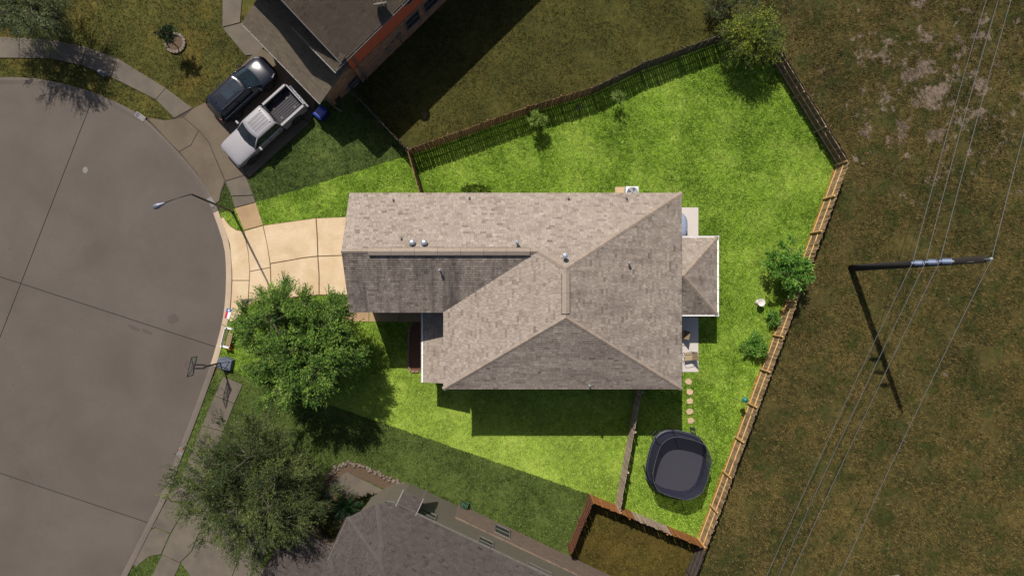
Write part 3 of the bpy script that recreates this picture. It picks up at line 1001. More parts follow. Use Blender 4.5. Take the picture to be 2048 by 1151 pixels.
for k in range(4):
    MB().box((xw - .005, (yn + yv) / 2, .33 + .52 * k), (.02, 4.8, .46)).build('door_panel', M['white'], gd)
def window(parent, c, along, out, w, h, mframe, mullions=1):
    """window standing proud of the wall: frame with pane"""
    c, along, out = Vector(c), Vector(along).normalized(), Vector(out).normalized()
    upv = Vector((0, 0, 1))
    mb = MB()
    for s_ in (-1, 1):
        mb.bar(c + along * s_ * w / 2 - upv * h / 2 + out * .02, c + along * s_ * w / 2 + upv * h / 2 + out * .02, .09, .07, up=along)
        mb.bar(c - along * (w / 2 + .045) + upv * s_ * h / 2 + out * .024, c + along * (w / 2 + .045) + upv * s_ * h / 2 + out * .024, .07, .09)
    for k in range(mullions):
        zz = (k + 1) / (mullions + 1) - .5
        mb.bar(c - along * w / 2 + upv * zz * h + out * .02, c + along * w / 2 + upv * zz * h + out * .02, .05, .05)
    o = mb.build('window', mframe, parent)
    mb = MB()
    mb.bar(c - along * w / 2 + out * .003, c + along * w / 2 + out * .003, .02, h)
    mb.build('pane', M['glass'], o)
    return o
for x in (0.5, 4.5, 7.5):
    window(house, (x, ys + oh, 1.5), (1, 0, 0), (0, -1, 0), 1.0, 1.4, M['white'])
    window(house, (x, ys + oh, 4.2), (1, 0, 0), (0, -1, 0), 1.0, 1.3, M['white'])
    window(house, (x - 4, yn - oh, 4.2), (1, 0, 0), (0, 1, 0), 1.0, 1.3, M['white'])
for y in (4, -3.5):
    window(house, (xe - oh, y, 4.2), (0, 1, 0), (1, 0, 0), 1.2, 1.3, M['white'])
    window(house, (xe - oh, y, 1.4), (0, 1, 0), (1, 0, 0), 1.2, 1.4, M['white'])
window(house, (xw + .05, yr, 4.0), (0, 1, 0), (-1, 0, 0), 1.6, 1.3, M['white'])

def gutter(parent, p0, p1, out, m, hang=0.75):
    p0, p1, out = Vector(p0), Vector(p1), Vector(out).normalized()
    mb = MB()
    w, h = .1, .07
    mb.bar(p0 + out * w, p1 + out * w, .016, h)
    mb.bar(p0 + out * .008, p1 + out * .008, .014, h)
    mb.bar(p0 + out * w / 2 - V3(0, 0, h / 2), p1 + out * w / 2 - V3(0, 0, h / 2), w, .012)
    o = mb.build('gutter', m, parent)
    L = (p1 - p0).length; k = max(1, int(L / hang))
    mb = MB()
    mb.bar(-out * .0, out * (w + .01), .025, .012)
    me = mb.mesh('gutter_hanger'); me.materials.append(m)
    for i in range(k + 1):
        inst('gutter_hanger', me, o, p0 + (p1 - p0) * (i + .02) / (k + .04) + V3(0, 0, h / 2 + .008))
    return o
# front porch roof (lean-to under the west eave)
zp = 2.85
px0 = W(846, 0, zp)[0]; pyn = W(0, 622, zp)[1]; pys = W(0, 764, zp)[1]
pxe = xv + oh; zpe = zp + .33 * (pxe - px0)
fp = [[V3(px0, pys, zp), V3(px0, pyn, zp), V3(pxe, pyn, zpe), V3(pxe, pys, zpe)]]
porch = deck(fp, M['fascia'], house, 'porch_roof')
shingles(porch, M['shingle'], (fp[0][0], fp[0][1], fp[0][2]), fp, 8)
gutter(porch, V3(px0 - .005, pys, zp - .02), V3(px0 - .005, pyn, zp - .02), (-1, 0, 0), M['white'], .8)
for y in (pys + .3, (pys + pyn) / 2, pyn - .3):
    MB().box((px0 + .35, y, 1.36), (.2, .2, 2.72)).build('porch_post', M['white'], house)
# back porch hip roof
zq = 2.75
bx1 = W(1434, 0, zq)[0]; byn = W(0, 475, zq)[1]; bys = W(0, 628, zq)[1]
bx0 = xe - oh; bh = (byn - bys) / 2; zqa = zq + .5 * bh; bym = (byn + bys) / 2; bxa = bx1 - bh
A_, B_, C_, D_ = V3(bx0, byn, zq), V3(bx1, byn, zq), V3(bx1, bys, zq), V3(bx0, bys, zq)
AP, AW = V3(bxa, bym, zqa), V3(bx0, bym, zqa)
bp = [[A_, B_, AP, AW], [B_, C_, AP], [D_, C_, AP, AW]]
bporch = deck(bp, M['fascia'], house, 'back_porch_roof')
n1 = shingles(bporch, M['shingle'], (A_, B_, AW), [bp[0]], 11)
n2 = shingles(bporch, M['shingle_e'], (B_, C_, AP), [bp[1]], 12)
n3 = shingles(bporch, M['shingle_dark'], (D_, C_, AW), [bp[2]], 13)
cap_line(bporch, AP, B_, n1, n2, M['cap']); cap_line(bporch, AP, C_, n2, n3, M['cap']); cap_line(bporch, AW, AP, n1, n3, M['cap'])
gutter(bporch, V3(bx0, byn + .005, zq - .02), V3(bx1 + .13, byn + .005, zq - .02), (0, 1, 0), M['white'])
gutter(bporch, V3(bx1 + .005, byn + .13, zq - .02), V3(bx1 + .005, bys - .13, zq - .02), (1, 0, 0), M['white'])
gutter(bporch, V3(bx0, bys - .005, zq - .02), V3(bx1 + .13, bys - .005, zq - .02), (0, -1, 0), M['white'])
for y in (byn - .25, bys + .25):
    MB().box((bx1 - .3, y, 1.33), (.18, .18, 2.65)).build('porch_post', M['white'], house)

# ---- convex hip roof for the neighbours
def hip(eave_pts, z0, tans):
    """eave polygon (ccw), slope per edge -> list of (edge index, 3-D polygon)"""
    n = len(eave_pts); out = []
    planes = []
    for i in range(n):
        a, b = eave_pts[i], eave_pts[(i + 1) % n]
        L = math.hypot(b[0] - a[0], b[1] - a[1])
        nx, ny = -(b[1] - a[1]) / L * tans[i], (b[0] - a[0]) / L * tans[i]     # inward, height = n.p - c
        planes.append((nx, ny, nx * a[0] + ny * a[1]))
    for i in range(n):
        q = list(eave_pts)
        for j in range(n):
            if j != i:
                q = clip_half(q, (planes[i][0] - planes[j][0], planes[i][1] - planes[j][1]), planes[i][2] - planes[j][2])
                if len(q) < 3: break
        if len(q) >= 3:
            out.append((i, [V3(x, y, z0 + planes[i][0] * x + planes[i][1] * y - planes[i][2]) for x, y in q]))
    return out

# ---- south neighbour's house
sn = empty('neighbour_house', label='grey shingled two storey house with tan brick wall and cream siding behind the fine-leaved tree', cat='house')
SO = W3(831, 1027, ZE); sang = R(-25.2)
Ms = Matrix.Translation((SO.x, SO.y, 0)) @ Matrix.Rotation(sang, 4, 'Z')
def SL(x, y, z=0.0): return Ms @ Vector((x, y, z))
def SL2(x, y): p = SL(x, y); return (p.x, p.y)
eav = [SL2(-3.5, -12), SL2(15, -12), SL2(15, 0), SL2(-1.4, 0), SL2(-2.3, -.4), SL2(-3.5, -1.9)]
hp = hip(eav, ZE, [.5, .5, .5, .5, .5, .5])
sroof = deck([p for _, p in hp], M['dimwhite'], sn)
norms = {}
for i, p in hp:
    e0 = V3(*eav[i], ZE); e1 = V3(*eav[(i + 1) % 6], ZE)
    upp = max(p, key=lambda q: q.z)
    norms[i] = shingles(sroof, M['shingle_s'], (e0, e1, upp), [p], 30 + i)
def shared(pa, pb):
    r_ = [q for q in pa if any((q - w_).length < 1e-3 for w_ in pb)]
    return r_
for a in range(len(hp)):
    for b in range(a + 1, len(hp)):
        r_ = shared(hp[a][1], hp[b][1])
        if len(r_) >= 2 and (r_[0] - r_[1]).length > .5:
            cap_line(sroof, r_[0], r_[1], norms[hp[a][0]], norms[hp[b][0]], M['cap_s'])
swp = [SL2(-3.1, -11.6), SL2(14.6, -11.6), SL2(14.6, -.2), SL2(-1.2, -.2), SL2(-2.1, -.6), SL2(-3.1, -2.0)]
MB().prism(swp, 2.6, ZE - .12).build('upper_wall', M['siding_s'], sn)
mb = MB(); mb.prism([(2.4, -11.5), (14.5, -11.5), (14.5, -.1), (2.4, -.1)], 0, 2.6)
o = mb.build('brick_wall', M['brick_s'], sn); o.matrix_world = Ms
MB().prism([SL2(-3.05, -11.4), SL2(2.4, -11.4), SL2(2.4, -.25), SL2(-1.15, -.25), SL2(-2.05, -.65), SL2(-3.05, -2.05)], 0, 2.6).build('ground_floor_wall', M['siding_s'], sn)
al = Vector((math.cos(sang), math.sin(sang), 0)); ou = Vector((-math.sin(sang), math.cos(sang), 0))
for (x, z, w_, h_, off) in ((.75, 4.3, .95, 1.2, -.2), (4.6, 4.3, .95, 1.2, -.2), (8.2, 4.6, 1.6, .7, -.2), (5.6, 1.35, 1.05, 1.5, -.1), (11.6, 4.3, .95, 1.2, -.2)):
    window(sn, SL(x, off, z), al, ou, w_, h_, M['dimwhite'])
p_ = (SL(-1.2, -.62, 4.9) + SL(-2.1, -.8, 4.9)) / 2
window(sn, SL(-1.65, -.38, 4.75), (SL(-1.2, -.45) - SL(-2.1, -.8)), ou * .9 - al * .35, .62, .7, M['dimwhite'], 0)
gutter(sroof, SL(-1.4, .005, ZE - .03), SL(14.9, .005, ZE - .03), ou, M['dimwhite'])
gutter(sroof, SL(-3.505, -1.9, ZE - .03), SL(-3.505, -4.6, ZE - .03), -al, M['dimwhite'])
# entry gable: narrow roof projecting to the north with a white beam end
ge = [SL(-1.2, .8, ZE - .38), SL(-.02, .8, ZE - .38), SL(-.02, -.05, ZE + .045), SL(-1.2, -.05, ZE + .045)]
eg = deck([ge], M['dimwhite'], sn, 'entry_gable')
shingles(eg, M['shingle_s'], (ge[0], ge[1], ge[2]), [ge], 41)
mb = MB(); mb.bar(SL(-1.25, .84, ZE - .46), SL(-1.25, -.1, ZE), .07, .16); mb.build('barge_board', M['dimwhite'], eg)
mb = MB(); mb.bar(SL(.04, .84, ZE - .46), SL(.04, -.1, ZE), .07, .16); mb.build('barge_board', M['dimwhite'], eg)
MB().prism([SL2(-.06, -.25), SL2(.08, -.25), SL2(.08, .78), SL2(-.06, .78)], 3.0, ZE - .48).build('entry_fin_wall', M['dimwhite'], sn)
# lower garage roof of the south house
zg = 2.85
g0 = W3(617, 1075, zg); 
lx0 = (Ms.inverted() @ g0).x; ly0 = (Ms.inverted() @ g0).y
gp = [SL(lx0 - 1.5, ly0, zg), SL(-2.9, ly0, zg), SL(-2.9, ly0 - 4, zg + 2.0), SL(lx0 - 1.5, ly0 - 4, zg + 2.0)]
gro = deck([gp], M['dimwhite'], sn, 'garage_roof')
shingles(gro, M['shingle_s'], (gp[0], gp[1], gp[2]), [gp], 44)
gutter(gro, gp[0] + ou * .005 - V3(0, 0, .02), gp[1] + ou * .005 - V3(0, 0, .02), ou, M['dimwhite'])
MB().prism([SL2(lx0 - 1.2, ly0 - .4), SL2(-3.12, ly0 - .4), SL2(-3.12, ly0 - 6), SL2(lx0 - 1.2, ly0 - 6)], 0, zg).build('garage_wall', M['brick_s'], sn)
mb = MB(); p = SL(9.1, -2.3, 6.4); mb.cyl(p, .05, .75, 8); mb.lathe([(.06, .7), (.11, .73), (.11, .82), (.03, .9)], 10, p); mb.build('vent_pipe', M['dimwhite'], sroof)
S_FOOT = [SL2(-7, -4.9), SL2(-3.1, -4.9), SL2(-3.1, -2.1), SL2(-2.1, -.8), SL2(14.6, -.4), SL2(14.6, -12), SL2(-7, -12)]
CONCRETE.append(S_FOOT)
# brick plinth strip of stones beside the path
CONCRETE.append(wallp := [(xw, yn - oh), (xe - oh, yn - oh), (xe - oh, ys + oh), (xv + oh, ys + oh), (xv + oh, yv + oh), (xw, yv + oh)])

# ---- north neighbour's house
nn_h = empty('neighbour_house', label='two storey house with rust red siding over brown brick and a dish on top', cat='house')
ZN = 5.7
NC = W3(683, 127, ZN)
rdir = Vector((0.715, 0.699, 0)).normalized()          # along the side wall, away from the street
adir = Vector((-0.699, 0.715, 0)).normalized()         # along the street front
def NL(p, q, z): return Vector((NC.x, NC.y, 0)) + rdir * p + adir * q + V3(0, 0, z)
half = 5.2; tn = .5
g1 = [NL(0, 0, ZN), NL(16, 0, ZN), NL(16, half, ZN + tn * half), NL(0, half, ZN + tn * half)]
g2 = [NL(0, 2 * half, ZN), NL(16, 2 * half, ZN), NL(16, half, ZN + tn * half), NL(0, half, ZN + tn * half)]
nroof = deck([g1, g2], M['dimwhite'], nn_h)
m1 = shingles(nroof, M['shingle_n'], (g1[0], g1[1], g1[2]), [g1], 51)
m2 = shingles(nroof, M['shingle_n'], (g2[0], g2[1], g2[2]), [g2], 52)
cap_line(nroof, g1[3], g1[2], m1, m2, M['cap_n'])
mb = MB(); mb.bar(NL(-.03, -.02, ZN + .02), NL(-.03, half, ZN + tn * half + .02), .06, .16); mb.bar(NL(-.03, 2 * half, ZN + .02), NL(-.03, half, ZN + tn * half + .02), .06, .16)
mb.build('barge_board', M['dimwhite'], nroof)
gutter(nroof, NL(-.5, -.005, ZN - .04), NL(15.8, -.005, ZN - .04), -adir, M['dimwhite'])
# pent eave across the gable foot
pe = [NL(-.55, -.1, ZN - .1), NL(-.55, 2 * half, ZN - .1), NL(.4, 2 * half, ZN + .25), NL(.4, .05, ZN + .25)]
pent = deck([pe], M['dimwhite'], nn_h, 'pent_roof')
shingles(pent, M['shingle_n'], (pe[0], pe[1], pe[2]), [pe], 53)
gutter(pent, NL(-.555, -.1, ZN - .14), NL(-.555, 3.6, ZN - .14), -rdir, M['dimwhite'])
nw_poly = lambda i, p0: [(q.x, q.y) for q in (NL(p0, .4 + i, 0), NL(15.6, .4 + i, 0), NL(15.6, 2 * half - .4, 0), NL(p0, 2 * half - .4, 0))]
MB().prism(nw_poly(.03, .4), 2.72, ZN - .02).build('upper_wall', M['siding_red'], nn_h)
o = MB().prism([(.4, .4), (15.6, .4), (15.6, 2 * half - .4), (.4, 2 * half - .4)], 0, 2.7).build('brick_wall', M['brick_n'], nn_h)
o.matrix_world = Matrix.Translation((NC.x, NC.y, 0)) @ Matrix(((rdir.x, adir.x, 0, 0), (rdir.y, adir.y, 0, 0), (0, 0, 1, 0), (0, 0, 0, 1)))
mb = MB(); mb.add([NL(.45, .4, ZN), NL(.45, 2 * half - .4, ZN), NL(.45, half, ZN + tn * half - .25)], [(0, 1, 2)]); mb.build('gable_wall', M['siding_red'], nn_h)
N_FOOT = nw_poly(0, -2.2)
CONCRETE.append(N_FOOT)
for p in (5.4, 7.0):
    window(nn_h, NL(p, .4, 1.75), rdir, -adir, 1.15, 1.35, M['dimwhite'])
window(nn_h, NL(6.0, .43, 4.6), rdir, -adir, 1.2, 1.1, M['dimwhite'])
window(nn_h, NL(9.3, .43, 4.6), rdir, -adir, 1.2, 1.1, M['dimwhite'])
for (p, z, w_, h_) in ((3.0, 1.35, .3, .42), (3.5, 1.5, .22, .25), (4.1, 1.6, .32, .45)):
    c = NL(p, .33, z); mb = MB(); mb.bar(NL(p - w_ / 2, .34, z), NL(p + w_ / 2, .34, z), .13, h_); mb.build('meter_box', M['dimwhite'], nn_h)
mb = MB(); mb.bar(NL(4.1, .36, 1.3), NL(4.1, .36, 0), .05); mb.build('conduit', M['dimwhite'], nn_h)
mb = MB(); mb.bar(NL(.75, .02, ZN - .1), NL(.8, .3, ZN - .6), .1, .08); mb.bar(NL(.8, .32, ZN - .6), NL(.8, .32, .15), .1, .08); mb.build('downspout', M['dimwhite'], nn_h)
# low garage roof with gutter
zl = 2.95
gq0 = W3(641, 206, zl)
d0 = gq0 - V3(NC.x, NC.y, zl); pq, qq = d0.dot(rdir), d0.dot(adir)
gl = [NL(pq, qq, zl), NL(pq, qq + 7.0, zl), NL(.4, qq + 7.0, zl + .42 * (.4 - pq)), NL(.4, qq, zl + .42 * (.4 - pq))]
ngar = deck([gl], M['dimwhite'], nn_h, 'garage_roof')
M['shingle_ng'] = shingle_mat('tan_shingles', alb(82, 73, 62), alb(106, 95, 80), alb(122, 110, 94))
shingles(ngar, M['shingle_ng'], (gl[0], gl[1], gl[2]), [gl], 55)
gutter(ngar, gl[0] - rdir * .005 - V3(0, 0, .03), gl[1] - rdir * .005 - V3(0, 0, .03), -rdir, M['dimwhite'])
o = MB().prism([(pq + .4, qq + .35), (.38, qq + .35), (.38, qq + 6.7), (pq + .4, qq + 6.7)], 0, zl - .05).build('garage_wall', M['brick_n'], nn_h)
o.matrix_world = Matrix.Translation((NC.x, NC.y, 0)) @ Matrix(((rdir.x, adir.x, 0, 0), (rdir.y, adir.y, 0, 0), (0, 0, 1, 0), (0, 0, 0, 1)))
mb = MB(); mb.bar(NL(pq + .3, qq + .0, zl - .1), NL(pq + .38, qq + .28, zl - .5), .1, .08); mb.bar(NL(pq + .45, qq + .29, zl - .5), NL(pq + .45, qq + .29, .12), .1, .08); mb.bar(NL(pq + .45, qq + .29, .12), NL(pq + .6, qq - .3, .1), .1, .08)
mb.build('downspout', M['dimwhite'], nn_h)
# satellite dish on a short mast
dp = NL(3.85, .45, ZN + .22)
dish = empty('satellite_dish', dp, label='grey satellite dish on the brown roof above the rust red wall', cat='satellite dish')
MB().tube([(0, 0, -.1), (0, 0, .45), (0, .05, .6)], .03, 8).build('mast', M['dimwhite'], dish)
mb = MB()
prof = [(.0001, 0), (.15, .012), (.3, .05), (.42, .11), (.43, .115), (.3, .062), (.15, .024), (.0001, .012)]
mb.lathe(prof, 20)
o = mb.build('reflector', M['dimwhite'], dish, smooth=True)
o.location = (0, .05, .62); o.rotation_euler = (R(-58), 0, R(8))
mb = MB(); mb.tube([(0, .1, .5), (.05, .62, .62)], .015, 6); mb.box((.05, .66, .64), (.09, .12, .08)); mb.build('receiver_arm', M['dimwhite'], dish)

# ------------------------------------------------------------------ fences
def picket_mesh(w, h, m):
    mb = MB()
    c = w * .22; t = .018
    prof = [(-w / 2, .03), (w / 2, .03), (w / 2, h - c), (w / 2 - c, h), (-w / 2 + c, h), (-w / 2, h - c)]
    V = [(x, -t / 2, z) for x, z in prof] + [(x, t / 2, z) for x, z in prof]
    F = [tuple(range(6)), tuple(reversed(range(6, 12)))] + [(i + 6, (i + 1) % 6 + 6, (i + 1) % 6, i) for i in range(6)]
    mb.add(V, F)
    me = mb.mesh('picket'); me.materials.append(m)
    return me
def fence(pts, mp, mr, side, label, h=FH, w=.137, pitch=.147, group=None, name='fence', rails=(.35, 1.0, 1.6), alt=None, cat='fence', rail_out=.03, posts=True, postm=None, seed=0):
    r = random.Random(seed + 5)
    e = empty(name, (pts[0][0], pts[0][1], 0), label=label, cat=cat, group=group)
    meshes = [picket_mesh(w, h * k, mp) for k in (1.0, .985, 1.012)]
    altm = [picket_mesh(w, h * k, alt[2]) for k in (.99, 1.0)] if alt else None
    base = Vector((*pts[0], 0))
    total = sum((Vector(b) - Vector(a)).length for a, b in zip(pts[:-1], pts[1:]))
    run = 0
    for a, b in zip(pts[:-1], pts[1:]):
        a, b = Vector((*a, 0)), Vector((*b, 0))
        d = b - a; L = d.length; d.normalize(); n = Vector((-d.y, d.x, 0)) * side
        ang = math.atan2(d.y, d.x)
        k = int(L / pitch)
        for i in range(k):
            p = a + d * (i + .5) * L / k - base
            f = (run + i * L / k) / total
            ms = altm if alt and alt[0] < f < alt[1] else meshes
            inst('picket', r.choice(ms), e, (p.x + n.x * r.uniform(-.004, .004), p.y + n.y * r.uniform(-.004, .004), r.uniform(-.02, .02)),
                 (r.gauss(0, .012), r.gauss(0, .006), ang + r.gauss(0, .02)))
        run += L
        mb = MB()
        for z in rails:
            q = n * (rail_out + .012)
            mb.box(((a + b) / 2 - base + q)[:2] + (z * h / 1.83,), (L - .02, .04, .09), ang)
            mb.build('rail', mr, e); mb = MB()
        if posts:
            kp = max(1, round(L / 2.4))
            for i in range(kp + 1):
                p = a + d * L * min(max(i / kp, .03 / L), 1 - .03 / L) - base + n * (rail_out + .085)
                MB().box((p.x, p.y, h * .47), (.09, .09, h * .94), ang).build('post', postm or mr, e)
    return e
fence([f_nw, f_a, f_b], M['brownwood'], M['brownwood'], 1, 'brown picket fence with light showing between its boards, behind the young tree', seed=1, w=.128)
fence([f_b, f_c, f_ne], M['dimwood'], M['dimwood'], 1, 'dark weathered picket fence running up to the yellow-green corner bush', seed=2, w=.131)
fence([f_ne, f_e], M['brownwood'], M['oldwood'], 1 if False else -1, 'dark brown board fence between the corner bush and the orange stake', seed=3)
fence([f_e, f_se], M['tanwood'], M['gold'], -1, 'long picket fence with golden rails and posts along the dry field', seed=4, rails=(.22, 1.12), rail_out=.015)
fence([f_se, f_sw], M['cedar'], M['cedar'], 1, 'orange cedar fence with a grey weathered panel beside the trampoline', seed=5, alt=(.3, .62, M['oldwood']))
g_top, g_bot = W(1283, 783, FH), W(1239, 1026, FH)
fence([g_top, g_bot], M['oldwood'], M['oldwood'], 1, 'grey weathered side fence between the house wall and the orange cedar fence', seed=6)
fence([f_nw, W(842, 392, FH)], M['brownwood'], M['brownwood'], -1, 'short brown fence joining the back fence to the house side', seed=7)
fence([W(700, 178, FH), f_nw], M['dimwood'], M['dimwood'], -1, 'thin grey fence running from the brown brick wall to the brown picket fence', seed=8)
fence([f_sw, W(1143, 1109, FH)], M['cedar_dim'], M['cedar_dim'], -1, 'red brown fence between the tan brick wall and the orange cedar fence', seed=9)
e2 = (f_se[0] + (f_se[0] - f_e[0]) * .16, f_se[1] + (f_se[1] - f_e[1]) * .16)
fence([f_se, e2], M['dimwood'], M['dimwood'], -1, 'dark fence continuing past the cedar corner along the dry field', seed=10)

# bare soil strip at the foot of the golden railed fence
d_f = (Vector(f_se) - Vector(f_e)).normalized(); n_f = Vector((d_f.y, -d_f.x))
sp_, st_ = [], []
for k in range(41):
    p_ = Vector(f_e).lerp(Vector(f_se), k / 40)
    q_ = p_ + n_f * (.12 + .1 * mnoise.noise((k * .7, 1.3, 0)))
    sp_.append((p_.x, p_.y)); st_.append((q_.x, q_.y))
M['strip'] = plain('fence_foot_soil', alb(168, 116, 58), .95, var=.35, scale=9)
SOIL_STRIP = sp_ + st_[::-1]
sheet('soil_strip', SOIL_STRIP, Z_LAWN + .005, M['strip'])

# ------------------------------------------------------------------ grass blades
def grass(name, poly, density, m, avoid, z, hgt=(.05, .1), width=.03, blades=4, label=None, view=True, clump=None, spread=.04):
    p = np.asarray(poly)
    lo_, hi_ = p.min(0), p.max(0)
    lim = np.array([36.0, 20.5])
    lo_, hi_ = np.maximum(lo_, -lim), np.minimum(hi_, lim)
    n = int((hi_[0] - lo_[0]) * (hi_[1] - lo_[1]) * density)
    x = rng.uniform(lo_[0], hi_[0], n); y = rng.uniform(lo_[1], hi_[1], n)
    k = in_poly(x, y, poly)
    for a in avoid:
        k &= ~in_poly(x, y, a)
    if clump:                                      # uneven cover: thin out where the field is bare
        c = np.array([mnoise.noise((a_ * clump[0], b_ * clump[0], 3.1)) for a_, b_ in zip(x, y)])
        k &= rng.uniform(-.35, .45, n) < c + clump[1]
    x, y = x[k], y[k]
    n = len(x)
    x = np.repeat(x, blades) + rng.normal(0, spread, n * blades); y = np.repeat(y, blades) + rng.normal(0, spread, n * blades)
    tt = np.clip(np.repeat(rng.normal(.5, .19, n), blades) + rng.normal(0, .13, n * blades), 0, 1)
    N_ = n * blades
    a = rng.uniform(0, 2 * np.pi, N_); h = rng.uniform(hgt[0], hgt[1], N_); le = h * rng.uniform(.3, 1.1, N_)
    w = width * rng.uniform(.6, 1.3, N_) / 2
    dx, dy = np.cos(a), np.sin(a)
    V = np.empty((N_, 3, 3), np.float32)
    V[:, 0] = np.stack([x - dy * w, y + dx * w, np.full(N_, z)], 1)
    V[:, 1] = np.stack([x + dy * w, y - dx * w, np.full(N_, z)], 1)
    V[:, 2] = np.stack([x + dx * le, y + dy * le, z + h], 1)
    o = np_mesh(name, V.reshape(-1, 3), np.arange(N_ * 3).reshape(-1, 3), m, np.repeat(tt, 3))
    tag(o, label, 'grass', None, 'stuff')
    return o
AV = CONCRETE + [ROAD_OUT]
MULCH_BED = wp([(822, 650), (828, 644), (845, 644), (845, 742), (822, 742), (817, 730), (818, 665)])
RING = [(W(352, 87)[0] + .68 * math.cos(a), W(352, 87)[1] + .68 * math.sin(a)) for a in np.linspace(0, 2 * math.pi, 20)[:-1]]
SBED = wp([(640, 985), (652, 945), (690, 922), (720, 925), (832, 975), (826, 998), (760, 972), (694, 942), (664, 962)])
PBED = wp([(650, 990), (700, 984), (760, 1000), (790, 1035), (700, 1100), (610, 1080)])
grass('grass', LAWN_MAIN, 210, M['lawn'], AV + [MULCH_BED], Z_LAWN, (.035, .085), .026, label='bright green mown grass of the fenced lot')
grass('grass', LAWN_NW, 110, M['lawn_nw'], AV + [LAWN_MAIN], .042, (.04, .09), .034, label='dark green grass beside the pale pickup')
grass('grass', LAWN_TL, 90, M['lawn_tl'], AV + [RING], .036, (.04, .09), .034, label='olive front grass around the ringed sapling')
grass('grass', LAWN_S, 110, M['lawn_s'], AV + [LAWN_MAIN, SBED, PBED], .048, (.04, .09), .034, label='dim green grass before the tan brick house')
grass('grass', YARD_N, 90, M['yard_n'], AV + [LAWN_MAIN], .03, (.04, .1), .034, label='dry olive grass behind the rust red house', clump=(.5, .25))
grass('grass', YARD_SE, 90, M['yard_se'], AV + [LAWN_MAIN], .054, (.04, .1), .034, label='dry yellowish grass beyond the orange cedar fence')
FIELD = [f_ne, W(1500, -80), (36, 20.5), (36, -20.5), e2, f_se, f_e]
grass('grass', FIELD, 120, M['field'], [YARD_SE, LAWN_MAIN], .0, (.05, .14), .028, blades=5, label='rough dry field grass under the power lines', clump=(.55, .3), spread=.07)

# ------------------------------------------------------------------ trees and plants
def leaves_np(C, D, twigs, k, lt, ll, lw, jit=.8, droop=.15, up=.15):
    n = len(C)
    C = np.repeat(C, twigs, 0); D = np.repeat(D, twigs, 0); ct = np.repeat(rng.normal(.5, .15, n), twigs)
    d = D * .75 + rng.normal(0, jit * .6, C.shape); d[:, 2] += up
    d /= np.linalg.norm(d, axis=1)[:, None] + 1e-9
    L = lt * rng.uniform(.5, 1.15, len(C))
    S = C + rng.normal(0, lt * .12, C.shape)
    t = (np.arange(k) + .6) / k
    P = S[:, None] + d[:, None] * (L[:, None] * t[None])[..., None]
    P[..., 2] -= droop * L[:, None] * t[None] ** 2
    tips = P[:, -1]
    P = P.reshape(-1, 3) + rng.normal(0, ll * .12, (len(C) * k, 3))
    dd = np.repeat(d, k, 0)
    ld = dd * .55 + rng.normal(0, .62, dd.shape)
    ld /= np.linalg.norm(ld, axis=1)[:, None] + 1e-9
    nr = rng.normal(0, .55, dd.shape); nr[:, 2] += 1.0
    s = np.cross(ld, nr); s /= np.linalg.norm(s, axis=1)[:, None] + 1e-9
    sc = rng.uniform(.65, 1.25, len(P))[:, None]
    a = P; b = P + ld * ll * sc * .45 + s * lw * sc * .5; c = P + ld * ll * sc; e = P + ld * ll * sc * .45 - s * lw * sc * .5
    V = np.stack([a, b, c, e], 1).reshape(-1, 3)
    tint = np.clip(np.repeat(np.repeat(ct, k) + rng.normal(0, .16, len(P)), 4), 0, 1)
    return V, np.arange(len(V)).reshape(-1, 4), tint, S, tips
